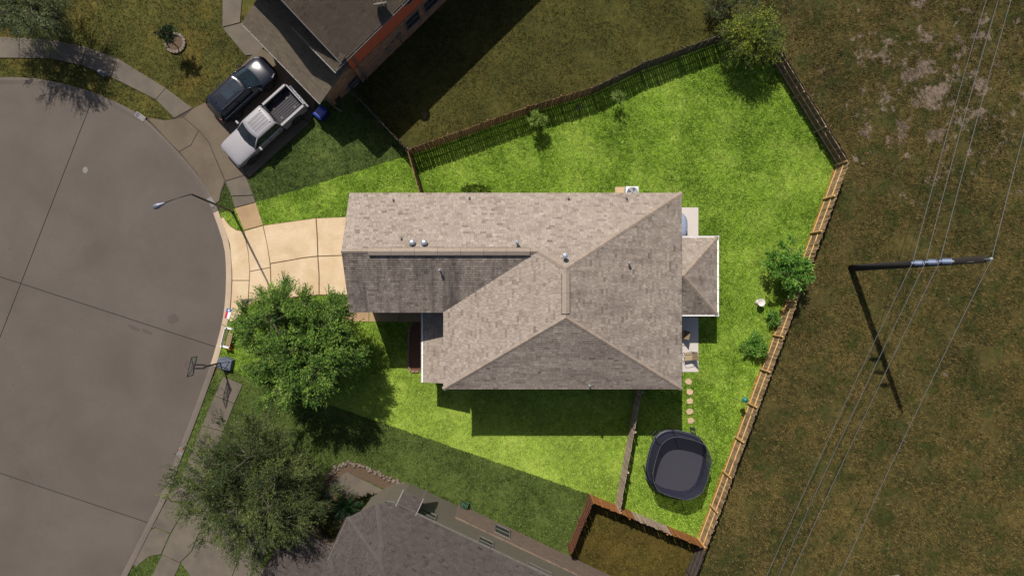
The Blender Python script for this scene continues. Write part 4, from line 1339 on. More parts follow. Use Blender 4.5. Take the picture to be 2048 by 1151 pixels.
def tree(name, base, cc, rad, lobes, cpl, twigs, k, lt, ll, lw, lm, bm, label, cat='tree', group=None, lobe_r=.42, trunk_r=.16, jit=.8, droop=.15, up=.15, inner=.55, seed=0, twigw=.012, lean=None, lobe_list=None):
    r = random.Random(seed)
    global rng
    rng = np.random.default_rng(seed + 100)
    e = empty(name, (base[0], base[1], 0), label=label, cat=cat, group=group)
    B = Vector((base[0], base[1], 0)); cc = Vector(cc); rad = Vector(rad)
    LC = []
    for i in range(lobes):
        for _ in range(60):
            v = Vector((r.gauss(0, 1), r.gauss(0, 1), r.gauss(.25, .8))).normalized() * (r.random() ** .45)
            q = Vector((v.x * rad.x, v.y * rad.y, v.z * rad.z)) * (1 - lobe_r * .75)
            if all((q - o).length > rad.x * lobe_r * .55 for o, _ in LC): break
        LC.append((q, rad.x * lobe_r * r.uniform(.75, 1.2)))
    C, D = [], []
    for q, lr in LC:
        for _ in range(cpl):
            v = Vector((r.gauss(0, 1), r.gauss(0, 1), r.gauss(.2, 1))).normalized()
            p = q + v * lr * (inner + (1 - inner) * r.random())
            C.append(cc + p - B)
            D.append((v * .7 + p.normalized() * .6).normalized() if p.length > .01 else v)
    C = np.array([tuple(p) for p in C]); D = np.array([tuple(p) for p in D])
    V, F, T, S, tips = leaves_np(C, D, twigs, k, lt, ll, lw, jit, droop, up)
    o = np_mesh('crown', V, F, lm, T, e); o['kind'] = 'stuff'
    # trunk, limbs, twigs
    mb = MB()
    c0 = cc - B
    fork = Vector((c0.x * .45, c0.y * .45, max(.25 * c0.z, c0.z - rad.z * .9)))
    mb.tube([(0, 0, -.1), (fork.x * .3, fork.y * .3, fork.z * .5), fork], [trunk_r * 1.35, trunk_r, trunk_r * .85], 9)
    for i, (q, lr) in enumerate(LC):
        t_ = c0 + q
        m_ = fork.lerp(t_, .5) + Vector((r.uniform(-.1, .1), r.uniform(-.1, .1), .12)) * rad.x * .5
        mb.tube([fork, m_, t_], [trunk_r * .5, trunk_r * .32, trunk_r * .15], 6)
        for j in range(min(cpl, 9)):
            p = Vector(C[i * cpl + j])
            mb.tube([t_, t_.lerp(p, .5) + Vector((0, 0, .06)), p], [trunk_r * .15, trunk_r * .1, twigw], 4, cap=False)
    nt_ = len(S)
    dv = tips - S; side = np.cross(dv, np.array([0, 0, 1.0])); side /= np.linalg.norm(side, axis=1)[:, None] + 1e-9
    mb.build('trunk', bm, e, smooth=True)
    ws = side * twigw * .5
    TV = np.stack([S - ws, S + ws, tips + ws * .4, tips - ws * .4], 1).reshape(-1, 3)
    o = np_mesh('twigs', TV, np.arange(len(TV)).reshape(-1, 4), bm, None, e); o['kind'] = 'stuff'
    return e
M['leaf_main'] = leaf_mat('oak_leaves', alb(16, 36, 6, .95), alb(64, 98, 24, .9), alb(136, 160, 66, .85))
M['leaf_dim'] = leaf_mat('fine_leaves', alb(14, 24, 6, .85), alb(46, 60, 20, .8), alb(100, 108, 50, .8))
M['leaf_tl'] = leaf_mat('feathery_leaves', alb(28, 38, 18, .8), alb(62, 74, 38, .8), alb(104, 112, 66, .8))
M['leaf_yel'] = leaf_mat('yellow_green_leaves', alb(20, 36, 6, 1.1), alb(70, 90, 18, 1.1), alb(172, 176, 48, 1.0))
M['leaf_fresh'] = leaf_mat('fresh_leaves', alb(26, 64, 10, 1), alb(74, 122, 30, 1), alb(138, 170, 72, 1))
M['leaf_lime'] = leaf_mat('lime_leaves', alb(66, 104, 20), alb(126, 160, 50), alb(176, 196, 96))
M['leaf_sap'] = leaf_mat('sapling_leaves', alb(16, 30, 10), alb(32, 56, 18), alb(56, 84, 32))
M['leaf_bed'] = leaf_mat('bed_leaves', alb(44, 52, 14), alb(78, 86, 30), alb(104, 112, 48))
c5 = lambda u, v, z: (*W(u, v, z), z)
tree('shade_tree', W(648, 668), c5(602, 688, 4.2), (4.05, 3.9, 2.6), 38, 14, 14, 20, .85, .115, .048, M['leaf_main'], M['bark'],
     'big bright green leafy tree shading the front lawn and driveway edge', lobe_r=.30, trunk_r=.17, jit=.5, up=.05, seed=3)
tree('shade_tree', W(556, 905), c5(507, 968, 4.6), (4.5, 4.4, 2.7), 34, 15, 14, 18, 1.0, .095, .042, M['leaf_dim'], M['palebark'],
     'dark fine-leaved tree with long arching twigs over the neighbouring driveway', lobe_r=.36, trunk_r=.16, jit=.55, droop=.35, seed=5, twigw=.008)
tree('shade_tree', W(112, 52), c5(42, 12, 3.6), (2.9, 2.5, 2.0), 16, 13, 11, 15, .9, .1, .042, M['leaf_tl'], M['palebark'],
     'grey green feathery tree beside the curved sidewalk', lobe_r=.42, trunk_r=.16, jit=.55, droop=.3, seed=8, twigw=.008)
tree('corner_bush', W(1497, 95), c5(1502, 80, 2.1), (1.8, 1.65, 1.5), 16, 11, 10, 15, .95, .1, .042, M['leaf_yel'], M['bark'],
     'yellow green bush spreading in the fence corner', 'bush', lobe_r=.45, trunk_r=.07, jit=.6, droop=.3, seed=9)
tree('small_tree', W(1565, 538), c5(1575, 534, 1.9), (1.6, 1.75, 1.3), 14, 11, 9, 11, .4, .11, .06, M['leaf_fresh'], M['bark'],
     'round fresh green tree against the golden railed fence', lobe_r=.42, trunk_r=.08, seed=11)
tree('young_tree', W(1068, 252), c5(1070, 238, 1.5), (.68, .66, .6), 7, 8, 8, 8, .3, .075, .04, M['leaf_lime'], M['bark'],
     'small pale lime young tree in the brown fence shade', lobe_r=.5, trunk_r=.03, seed=12)
tree('thin_sapling', W(1240, 205), c5(1240, 195, 1.2), (.5, .5, .5), 5, 5, 6, 6, .3, .07, .035, M['leaf_lime'], M['bark'],
     'thin wispy sapling next to the pale lawn patch by the fence', lobe_r=.5, trunk_r=.02, seed=13)
tree('thin_sapling', W(1158, 224), c5(1158, 216, .8), (.22, .22, .35), 3, 4, 5, 6, .2, .06, .03, M['leaf_sap'], M['bark'],
     'tiny dark sapling between the young tree and the wispy sapling', lobe_r=.5, trunk_r=.015, seed=14)
tree('shrub', W(1510, 690), c5(1512, 690, .6), (.85, .78, .6), 9, 10, 8, 9, .3, .09, .05, M['leaf_fresh'], M['bark'],
     'low round green shrub by the golden railed fence', 'shrub', lobe_r=.45, trunk_r=.03, seed=15)
tree('shrub', W(1548, 640), c5(1548, 640, .5), (.5, .7, .45), 5, 9, 7, 8, .28, .08, .045, M['leaf_fresh'], M['bark'],
     'small green shrub between the round tree and the low shrub', 'shrub', lobe_r=.45, trunk_r=.03, seed=16)
tree('wild_bush', W(1462, 22), c5(1460, 8, 1.0), (1.9, 1.3, .9), 10, 10, 8, 10, .5, .085, .04, M['leaf_dim'], M['bark'],
     'dark wild bush outside the fence corner behind the yellow green bush', 'bush', lobe_r=.42, trunk_r=.04, seed=17)
tree('young_tree', W(357, 96), c5(334, 70, 2.1), (.62, .5, .5), 6, 8, 7, 8, .28, .1, .05, M['leaf_sap'], M['bark'],
     'leaning dark green sapling growing in a stone ring', lobe_r=.5, trunk_r=.03, seed=18)
tree('flower_bush', W(757, 968), (*W(664, 1048), .6), (.1, .1, .1), 1, 2, 2, 2, .1, .03, .02, M['leaf_bed'], M['bark'], 'x', 'shrub', seed=1) if False else None
tree('shrub', W(664, 1052), c5(662, 1052, .6), (.85, 1.2, .55), 9, 10, 7, 9, .3, .085, .04, M['leaf_bed'], M['bark'],
     'olive green shrub between the dark fine-leaved tree and the grey roof', 'shrub', lobe_r=.42, trunk_r=.03, seed=20)
# low plants with upright blades
def blade_plant(name, u, v, ru, rv, n, m, label, h=.45, seed=1):
    r_ = np.random.default_rng(seed)
    x0, y0 = W(u, v)
    a = r_.uniform(0, 2 * np.pi, n); q = np.sqrt(r_.uniform(0, 1, n))
    bx, by = q * np.cos(a) * ru / 30, q * np.sin(a) * rv / 30
    d = r_.uniform(0, 2 * np.pi, n); L = h * r_.uniform(.6, 1.2, n); w = .022
    dx, dy = np.cos(d), np.sin(d)
    z0 = np.zeros(n)
    V = np.stack([np.stack([bx - dy * w, by + dx * w, z0], 1), np.stack([bx + dy * w, by - dx * w, z0], 1),
                  np.stack([bx + dx * L * .45 + dy * w, by + dy * L * .45 - dx * w, L * .8], 1), np.stack([bx + dx * L * .95, by + dy * L * .95, L * .7], 1),
                  np.stack([bx + dx * L * .45 - dy * w, by + dy * L * .45 + dx * w, L * .8], 1)], 1).reshape(-1, 3)
    e = empty(name, (x0, y0, .06), label=label, cat='plant')
    o = np_mesh('leaves', V, np.arange(n * 5).reshape(-1, 5), m, np.repeat(np.clip(r_.normal(.5, .25, n), 0, 1), 5), e); o['kind'] = 'stuff'
blade_plant('lily_plant', 745, 1000, 24, 11, 420, M['leaf_bed'], 'yellow green strap-leaved clump between the sago palm and the path', seed=3)
blade_plant('tall_grass_clump', 952, 380, 26, 8, 380, M['leaf_lime'], 'tufty pale grass clump against the sunny side of the house', .32, 4)
# sago palm
sg = empty('sago_palm', (*W(693, 1005), 0), label='dark green sago palm with a rosette of long fronds by the grey roof', cat='palm')
M['frond'] = leaf_mat('palm_frond', alb(14, 36, 8), alb(26, 60, 18), alb(44, 84, 30))
MB().lathe([(.2, 0), (.24, .25), (.2, .5), (.1, .6)], 10).build('trunk', M['bark'], sg)
MB().lathe([(.04, .58), (.1, .64), (.08, .7), (.01, .76)], 8).build('bud', M['mulch_dim'], sg)
mb = MB(); L_ = 1.25
for i in range(22):
    t_ = .12 + .88 * i / 21
    x, z = L_ * t_, .55 * math.sin(t_ * 2.2)
    ww = .15 * math.sin(math.pi * min(1, t_ * .9 + .08)) + .03
    for s_ in (-1, 1):
        mb.add([(x - .02, 0, z), (x + .022, 0, z), (x + .07, s_ * ww, z - .03)], [(0, 1, 2)], .3 + .5 * t_)
mb.bar((.05, 0, .06), (L_ * .6, 0, .55 * math.sin(1.32) - .01), .018); mb.t += [.3] * 8
fm = mb.mesh('frond'); fm.materials.append(M['frond'])
for k in range(44):
    lay = k % 3
    inst('frond', fm, sg, (0, 0, .5), (0, R((18, -6, -34)[lay] + random.uniform(-5, 5)), R(k * 137.5)), (random.uniform(.85, 1.08),) * 3)

# ------------------------------------------------------------------ beds, stones, stepping stones
bed = tag(sheet('mulch_bed', MULCH_BED, .075, M['mulch']))
def stones_along(parent, pts, size, m, gap=.02, z=.0, closed=False, seed=0):
    r = random.Random(seed)
    pts = [Vector((*p, 0)) for p in pts]
    if closed: pts.append(pts[0])
    off = Vector(parent.location) if parent else Vector()
    for a, b in zip(pts[:-1], pts[1:]):
        L = (b - a).length
        if L < .05: continue
        k = max(1, round(L / size[0])); d = (b - a) / L
        for i in range(k):
            p = a + d * (i + .5) * L / k - off
            mb = MB().box((0, 0, 0), (L / k - gap, size[1] * r.uniform(.85, 1.15), size[2] * r.uniform(.85, 1.15)))
            o = mb.build('stone', m, parent, bevel=.015)
            o.location = (p.x, p.y, z + size[2] / 2); o.rotation_euler = (r.gauss(0, .04), r.gauss(0, .04), math.atan2(d.y, d.x) + r.gauss(0, .05))
eb = empty('bed_edging', (*MULCH_BED[0], 0), label='row of brown edging stones around the mulch bed by the front porch', cat='edging')
stones_along(eb, [MULCH_BED[1], MULCH_BED[0], MULCH_BED[6], MULCH_BED[5], MULCH_BED[4], W(838, 742)], (.28, .14, .16), M['edge_stone'], z=.02)
rg = empty('stone_ring', (*W(352, 87), 0), label='ring of pale stones around the leaning sapling', cat='stone ring')
MB().prism([(.58 * math.cos(a), .58 * math.sin(a)) for a in np.linspace(0, 2 * math.pi, 25)[:-1]], 0, .1).build('mulch', M['mulch_dim'], rg)
sm = MB().box((0, 0, 0), (.2, .17, .16)).mesh('stone'); sm.materials.append(M['stone'])
for k in range(19):
    a = 2 * math.pi * k / 19
    inst('stone', sm, rg, (.61 * math.cos(a), .61 * math.sin(a), .1), (random.gauss(0, .05), random.gauss(0, .05), a + math.pi / 2 + random.gauss(0, .06)), (.92, random.uniform(.9, 1.15), random.uniform(.9, 1.2)))
sheet('planting_bed', SBED, .085, M['mulch_dim']); 
sheet('shade_bed', PBED, .08, M['mulch_dim'])
rk = empty('rock_border', (*SBED[0], 0), label='line of rough tan rocks between the dim green grass and the tan path', cat='rock border')
r = random.Random(4)
rocks = []
for k in range(3):
    mb = MB()
    bm_ = bmesh.new(); bmesh.ops.create_icosphere(bm_, subdivisions=2, radius=1)
    for v in bm_.verts: v.co *= 1 + .28 * mnoise.noise(v.co * 1.7 + Vector((k * 9, 0, 0)))
    me = bpy.data.meshes.new('rock'); bm_.to_mesh(me); bm_.free(); me.materials.append(M['stone']); rocks.append(me)
line_ = wp([(655, 950), (675, 932), (695, 924), (722, 930), (760, 946), (795, 962), (828, 978)])
for a, b in zip(line_[:-1], line_[1:]):
    L = math.hypot(b[0] - a[0], b[1] - a[1]); k = int(L / .2)
    for i in range(k):
        t_ = (i + r.random() * .6) / k
        for rep in range(2):
            inst('rock', r.choice(rocks), rk, (a[0] + (b[0] - a[0]) * t_ - SBED[0][0] + r.uniform(-.16, .16), a[1] + (b[1] - a[1]) * t_ - SBED[0][1] + r.uniform(-.18, .1), .1),
                 (r.random() * 3, r.random() * 3, r.random() * 6), tuple(r.uniform(.07, .15) for _ in range(3)))
for i, (u, v) in enumerate(((1376, 762), (1378.5, 783), (1379, 801), (1378.5, 821.5), (1381, 840))):
    x, y = W(u, v)
    rr = random.Random(i + 2)
    k = 9
    pts = [(.24 * rr.uniform(.85, 1.1) * math.cos(2 * math.pi * j / k + i), .21 * rr.uniform(.85, 1.1) * math.sin(2 * math.pi * j / k + i)) for j in range(k)]
    o = MB().prism(pts, 0, .06).build('stepping_stone', M['stepstone'], bevel=.015)
    o.location = (x, y, .065); o.rotation_euler = (rr.gauss(0, .02), rr.gauss(0, .02), 0)
    tag(o, ['first', 'second', 'third', 'fourth', 'fifth'][i] + ' tan stepping stone from the patio towards the trampoline', 'stepping stone', 'stepping stones in the back lawn')

# ------------------------------------------------------------------ utility pole and wires
POLE = W3(1702, 536)
up_ = empty('utility_pole', (POLE.x, POLE.y, 0), label='tall dark wooden utility pole carrying wires in the dry field', cat='utility pole')
MB().tube([(0, 0, -.2), (0, .02, 6), (0, .05, 13.0)], [.225, .2, .165], 12).build('shaft', M['pole'], up_, smooth=True)
wire_d = Vector((0.352, 0.936, 0)).normalized()
wires = []
for h in (8.55, 9.75, 10.95):
    mb = MB(); mb.tube([(-.12, .03, h), (-.3, .03, h)], .06, 8)
    mb.build('bracket', M['metal'], up_)
    mb = MB(); mb.lathe([(.05, 0)] + [q for i in range(5) for q in ((.08, .02 + i * .1), (.17, .05 + i * .1), (.08, .08 + i * .1))] + [(.06, .55), (.09, .6), (.05, .66)], 12)
    o = mb.build('insulator', M['insul'], up_, smooth=True); o.location = (-.28, .03, h); o.rotation_euler = (0, R(-90), 0)
    wires.append(Vector((POLE.x - .9, POLE.y + .03, h + .06)))
mb = MB(); mb.tube([(0, .05, 12.9), (0, .05, 13.45)], .03, 8); mb.lathe([(.03, 13.3), (.08, 13.36), (.08, 13.5), (.03, 13.56)], 10, (0, .05, 0)); mb.build('top_pin', M['metal'], up_)
mb = MB(); mb.box((0, -.02, 12.2), (.3, .05, .5)); mb.build('pole_band', M['metal'], up_)
wires.append(Vector((POLE.x, POLE.y + .05, 13.5)))
for i, w_ in enumerate(wires):
    mb = MB()
    Ls, S_ = 90.0, (4.3 if i < 3 else 4.0)
    pts = []
    for t_ in np.linspace(-44, 44, 81):
        x = abs(t_) / Ls
        p = w_ + wire_d * t_; p.z -= 4 * S_ * x * (1 - x)
        pts.append(p)
    mb.tube(pts, .016, 5)
    o = mb.build('power_line', M['wire'], smooth=True)
    tag(o, ['lowest power line on the utility pole, nearest the golden railed fence', 'middle power line of the three on stacked insulators', 'upper power line of the three on stacked insulators', 'topmost wire fixed on the tip of the utility pole'][i], 'power line', 'wires on the utility pole')

# ------------------------------------------------------------------ street lamp
lb = W3(466, 424); lt_ = W3(382.5, 388, 7.5); lh = W3(321, 409, 7.75)
sl = empty('street_lamp', (lb.x, lb.y, 0), label='slim dark street lamp leaning out over the cul-de-sac road', cat='street lamp')
b3 = Vector((lb.x, lb.y, 0))
M['lampmetal'] = plain('dark_bronze', (.035, .028, .026), .5, .3)
M['lamphead'] = plain('grey_lamp_head', alb(120, 122, 138), .4, .2)
MB().tube([(0, 0, 0), (lt_ - b3) * .5, lt_ - b3], [.085, .07, .05], 10).build('pole', M['lampmetal'], sl, smooth=True)
MB().cyl((0, 0, 0.02), .17, .1, 12, .12).build('base_plate', M['lampmetal'], sl)
d_ = (lh - lt_); 
arm = [lt_ - b3 - V3(0, 0, .05), lt_ - b3 + d_ * .4 + V3(0, 0, .16), lt_ - b3 + d_ * .82 + V3(0, 0, .08)]
MB().tube(arm, .03, 8).build('arm', M['lampmetal'], sl, smooth=True)
mb = MB(); mb.lathe([(.03, -.32), (.07, -.28), (.09, -.1), (.15, .1), (.17, .28), (.13, .42), (.04, .48)], 14)
o = mb.build('lamp_head', M['lamphead'], sl, smooth=True)
o.location = lh - b3; o.rotation_euler = Vector((d_.x, d_.y, 0)).to_track_quat('Z', 'X').to_euler(); o.scale = (1, 1, .95)

# ------------------------------------------------------------------ basketball hoop
bh0 = W3(447, 725)
bb = empty('basketball_hoop', (bh0.x, bh0.y, 0), label='portable black basketball hoop standing at the kerb facing the road', cat='basketball hoop')
M['bbbase'] = plain('slate_plastic', alb(92, 98, 112), .6, var=.15)
M['acrylic'] = plain('smoked_acrylic', (.03, .03, .035), .3)
M['rimred'] = plain('rim_red', alb(96, 26, 34), .5)
fd = Vector((-.97, .22, 0)).normalized(); sd = Vector((-fd.y, fd.x, 0))
def BL(f, s_, z): return fd * f + sd * s_ + V3(0, 0, z)
mb = MB()
ring0 = [BL(-.75, -.42, .04), BL(-.75, .42, .04), BL(-.1, .5, .04), BL(.38, .3, .04), BL(.38, -.3, .04), BL(-.1, -.5, .04)]
ring1 = [BL(-.66, -.34, .34), BL(-.66, .34, .34), BL(-.1, .38, .28), BL(.3, .22, .14), BL(.3, -.22, .14), BL(-.1, -.38, .28)]
mb.add(ring0 + ring1, [tuple(range(6)), tuple(range(11, 5, -1))] + [(i, i + 6, (i + 1) % 6 + 6, (i + 1) % 6) for i in range(6)])
o = mb.build('base', M['bbbase'], bb, bevel=.04)
o.location = (0, 0, .08)
MB().tube([BL(.1, 0, .2), BL(.12, 0, 1.4), BL(.12, 0, 2.7)], .055, 8).build('pole', M['black'], bb)
mb = MB(); mb.tube([BL(-.55, .25, .4), BL(.12, .0, 1.2)], .025, 6); mb.tube([BL(-.55, -.25, .4), BL(.12, 0, 1.2)], .025, 6); mb.build('brace', M['black'], bb)
mb = MB()
for s_ in (-.12, .12):
    mb.tube([BL(.1, s_, 2.35), BL(.48, s_, 2.95)], .022, 6); mb.tube([BL(.1, s_, 2.65), BL(.48, s_, 3.3)], .022, 6)
mb.build('lift_arms', M['black'], bb)
mb = MB()
c_ = BL(.55, 0, 3.3)
cor = [c_ + sd * a - V3(0, 0, 1) * b + fd * (.03) for a, b in ((-.6, -.4), (.6, -.4), (.6, .4), (-.6, .4))]
for a, b in zip(cor, cor[1:] + cor[:1]): mb.tube([a, b], .024, 6)
for p in cor: mb.tube([p, BL(.49, 0, 3.25)], .018, 6)
mb.build('backboard_frame', M['black'], bb)
mg, ntg, bg_ = new_mat('clear_acrylic')
bg_.inputs['Base Color'].default_value = (.6, .62, .65, 1); bg_.inputs['Alpha'].default_value = .22; bg_.inputs['Roughness'].default_value = .15
mb = MB(); mb.bar(c_ - sd * .6 + fd * .05, c_ + sd * .6 + fd * .05, .012, .8); mb.build('backboard', mg, bb)
mb = MB(); rc = BL(.91, 0, 3.05)
mb.tube([rc + fd * .23 * math.cos(a) + sd * .23 * math.sin(a) for a in np.linspace(0, 2 * math.pi, 25)], .011, 6)
mb.tube([BL(.58, .05, 3.05), BL(.69, .05, 3.05)], .015, 6); mb.tube([BL(.58, -.05, 3.05), BL(.69, -.05, 3.05)], .015, 6)
mb.build('rim', M['rimred'], bb)
mb = MB()
for k in range(10):
    a = 2 * math.pi * k / 10
    mb.tube([rc + fd * .22 * math.cos(a) + sd * .22 * math.sin(a), rc + (fd * math.cos(a + .3) + sd * math.sin(a + .3)) * .13 - V3(0, 0, .4)], .005, 4)
mb.build('net', M['dimwhite'], bb)

# ------------------------------------------------------------------ bench under the tree
bn0 = W3(457, 672)
bn = empty('garden_bench', (bn0.x, bn0.y, .06), math.atan2(-.965, -.24) , label='white ended garden bench beside the kerb under the big bright tree', cat='bench')
M['benchwood'] = plain('bench_slats', alb(168, 140, 108), .8, var=.2)
for s_ in (-.62, .62):
    mb = MB(); mb.box((s_, .02, .3), (.09, .06, .6)); mb.box((s_, .36, .21), (.07, .06, .42)); mb.box((s_, .19, .58), (.11, .46, .05)); mb.box((s_, -.02, .62), (.1, .06, .34))
    mb.build('bench_end', M['white'], bn)
for k in range(4): MB().box((0, .1 + .095 * k, .42), (1.16, .075, .03)).build('seat_slat', M['benchwood'], bn)
for k in range(3): MB().box((0, -.02 - .02 * k, .53 + .11 * k), (1.14, .025, .085)).build('back_slat', M['dimwhite'] if False else M['white'], bn)
M['flower'] = leaf_mat('orange_flowers', alb(200, 120, 30), alb(226, 150, 50), alb(240, 180, 70))
blade_plant('marigold_plant', 461, 692, 5, 4, 120, M['flower'], 'small orange flowering plant at the end of the garden bench', .22, 7)

# ------------------------------------------------------------------ hydrant, meter lid
hy = empty('fire_hydrant', (*W(211, 149), .05), label='pale fire hydrant beside the curved sidewalk', cat='fire hydrant')
M['hyd'] = plain('hydrant_paint', alb(134, 130, 140), .5)
mb = MB(); mb.lathe([(.16, 0), (.16, .05), (.11, .07), (.11, .5), (.14, .52), (.14, .56), (.12, .6), (.08, .7), (.03, .74)], 14); mb.build('barrel', M['hyd'], hy, smooth=False)
mb = MB(); mb.tube([(-.2, 0, .4), (.2, 0, .4)], .055, 10); mb.tube([(0, 0, .38), (0, -.2, .38)], .075, 10); mb.build('outlets', M['hyd'], hy)
ml = empty('meter_cover', (*W(201, 143), .05), label='round pale ringed meter cover next to the hydrant', cat='meter cover')
MB().lathe([(.17, 0), (.17, .06), (.11, .065)], 18).build('collar', M['stone'], ml)
MB().cyl((0, 0, .04), .105, .04, 16).build('lid', M['mulch_dim'], ml)

# ------------------------------------------------------------------ blue bin, black barrel
M['binblue'] = plain('blue_plastic', alb(20, 44, 132), .45, var=.08)
M['binlid'] = plain('blue_lid_plastic', alb(38, 66, 160), .4, var=.08)
bi0 = W3(641, 226, .9)
bi = empty('recycling_bin', (bi0.x, bi0.y, .1), R(-38), label='blue wheeled bin by the corner of the low tan roof', cat='wheeled bin')
mb = MB()
V = [(-.25, -.28, 0), (.25, -.28, 0), (.25, .28, 0), (-.25, .28, 0), (-.31, -.36, .95), (.31, -.36, .95), (.31, .36, .95), (-.31, .36, .95)]
mb.add(V, [(3, 2, 1, 0), (4, 5, 6, 7), (0, 1, 5, 4), (1, 2, 6, 5), (2, 3, 7, 6), (3, 0, 4, 7)]); mb.build('bin_body', M['binblue'], bi, bevel=.03)
mb = MB(); V = [(-.34, -.4, .95), (.34, -.4, .95), (.34, .4, .95), (-.34, .4, .95), (-.24, -.28, 1.06), (.24, -.28, 1.06), (.24, .26, 1.06), (-.24, .26, 1.06)]
mb.add(V, [(3, 2, 1, 0), (4, 5, 6, 7), (0, 1, 5, 4), (1, 2, 6, 5), (2, 3, 7, 6), (3, 0, 4, 7)]); mb.build('lid', M['binlid'], bi, bevel=.025)
MB().tube([(-.26, .45, .93), (.26, .45, .93)], .02, 8).build('handle', M['binblue'], bi)
for s_ in (-1, 1):
    o = MB().cyl((0, 0, -.03), .12, .06, 14).build('wheel', M['black'], bi); o.location = (s_ * .29, .32, .1); o.rotation_euler = (0, R(90), 0)
bk = empty('black_barrel', (*W(676, 199), .04), label='black open barrel against the brown brick wall', cat='barrel')
mb = MB(); mb.lathe([(.22, 0), (.27, .2), (.27, .62), (.24, .66), (.22, .62), (.2, .3), (.05, .28)], 16); mb.build('barrel_body', M['black'], bk, smooth=True)
MB().tube([(.25 * math.cos(a), .25 * math.sin(a), .66) for a in np.linspace(0, 2 * math.pi, 17)], .02, 6).build('rim', M['darkmetal'], bk)
# gas grill by the wall
gr = empty('gas_grill', (*W(712, 172), .03), R(45), label='dark gas grill standing in the shade under the brown brick wall', cat='grill')
mb = MB(); mb.box((0, 0, .45), (.7, .45, .55)); mb.build('cabinet', M['black'], gr, bevel=.02)
mb = MB(); mb.tube([(-.34, 0, .8), (.34, 0, .8)], .24, 14); mb.build('hood', M['darkmetal'], gr, smooth=False)
for s_ in (-1, 1): MB().box((s_ * .52, 0, .74), (.3, .42, .03)).build('side_shelf', M['dimwhite'], gr)
MB().tube([(-.25, -.27, .82), (.25, -.27, .82)], .015, 6).build('handle', M['metal'], gr)

# ------------------------------------------------------------------ air conditioner, patio things
ac = empty('air_conditioner', (*W(1264, 386, .8), 0.06), label='white square air conditioner unit on a tan pad beside the house', cat='air conditioner')
MB().box((-.25, 0, .03), (1.5, 1.0, .08)).build('pad', M['stepstone'], ac)
M['acwhite'] = plain('ac_casing', (.5, .5, .5), .5, var=.06)
mb = MB(); mb.box((0, 0, .47), (.86, .86, .8)); mb.build('casing', M['acwhite'], ac, bevel=.05)
MB().cyl((0, 0, .84), .36, .045, 24).build('fan_well', M['darkmetal'], ac)
for k in range(4):
    mb = MB(); mb.add([(.04, -.05, 0), (.33, -.1, .01), (.33, .1, .03), (.04, .05, .02)], [(0, 1, 2, 3)]); o = mb.build('fan_blade', M['metal'], ac); o.location = (0, 0, .9); o.rotation_euler = (0, 0, k * math.pi / 2 + .4)
mb = MB()
for q in (.1, .19, .28, .36): mb.tube([(q * math.cos(a), q * math.sin(a), .945) for a in np.linspace(0, 2 * math.pi, 21)], .006, 4)
for k in range(8): mb.tube([(.05 * math.cos(k * .785), .05 * math.sin(k * .785), .945), (.37 * math.cos(k * .785), .37 * math.sin(k * .785), .935)], .006, 4)
mb.build('fan_guard', M['acwhite'], ac)
cv = empty('covered_table', (*W(1362, 452, .6), .11), label='pale blue grey oval covered table half under the eave on the patio', cat='table')
M['cover'] = plain('grey_cover', alb(150, 160, 182), .6, var=.15, scale=9)
mb = MB(); V, F = [], []
prof = [(1.0, .04), (1.02, .3), (.98, .62), (.9, .7), (.5, .74), (.02, .75)]
for q, z in prof:
    for k in range(32):
        a = 2 * math.pi * k / 32; wob = 1 + .03 * math.sin(k * 5 + z * 9) * (1 if z < .65 else .4)
        V.append((.42 * q * wob * math.cos(a), .85 * q * wob * math.sin(a), z))
for i in range(5):
    for k in range(32): F.append((i * 32 + k, i * 32 + (k + 1) % 32, (i + 1) * 32 + (k + 1) % 32, (i + 1) * 32 + k))
F.append(tuple(range(160, 192))); mb.add(V, F); mb.build('cover', M['cover'], cv, smooth=True)
for k in range(4): MB().cyl((.26 * (-1, 1, 1, -1)[k], .6 * (-1, -1, 1, 1)[k], 0), .03, .6, 8).build('leg', M['darkmetal'], cv)
M['sling'] = plain('tan_sling', alb(178, 156, 122), .8, var=.12, scale=20)
M['chairmetal'] = plain('bronze_tube', (.05, .045, .045), .4, .4)
def chair(u, v, rz, label, z=.6):
    e = empty('patio_chair', (*W(u, v, z), .11), rz, label=label, cat='patio chair')
    mb = MB(); mb.add([(-.25, -.26, .4), (.25, -.26, .4), (.25, .25, .43), (-.25, .25, .43), (-.25, -.26, .385), (.25, -.26, .385), (.25, .25, .415), (-.25, .25, .415)],
                      [(0, 1, 2, 3), (7, 6, 5, 4), (0, 4, 5, 1), (1, 5, 6, 2), (2, 6, 7, 3), (3, 7, 4, 0)]); mb.build('seat', M['sling'], e)
    mb = MB(); mb.add([(-.25, -.27, .4), (.25, -.27, .4), (.25, -.5, .98), (-.25, -.5, .98), (-.25, -.285, .395), (.25, -.285, .395), (.25, -.515, .975), (-.25, -.515, .975)],
                      [(3, 2, 1, 0), (4, 5, 6, 7), (0, 1, 5, 4), (1, 2, 6, 5), (2, 3, 7, 6), (3, 0, 4, 7)]); mb.build('backrest', M['sling'], e)
    for s_ in (-1, 1):
        MB().tube([(s_ * .28, .3, 0), (s_ * .28, .27, .42), (s_ * .3, .25, .63), (s_ * .3, -.05, .66), (s_ * .28, -.38, .64)], .016, 8).build('armrest', M['chairmetal'], e)
        MB().tube([(s_ * .28, -.36, 0), (s_ * .27, -.25, .4), (s_ * .27, -.51, 1.0)], .016, 8).build('leg', M['chairmetal'], e)
chair(1377, 713, R(98), 'tan sling patio chair in the sun near the stepping stones')
chair(1360, 668, R(80), 'patio chair in the porch shade half hidden by the eave')
bt = empty('bird_bath', (*W(1515, 604), .06), label='pale stone bird bath on the lawn near the round tree', cat='bird bath')
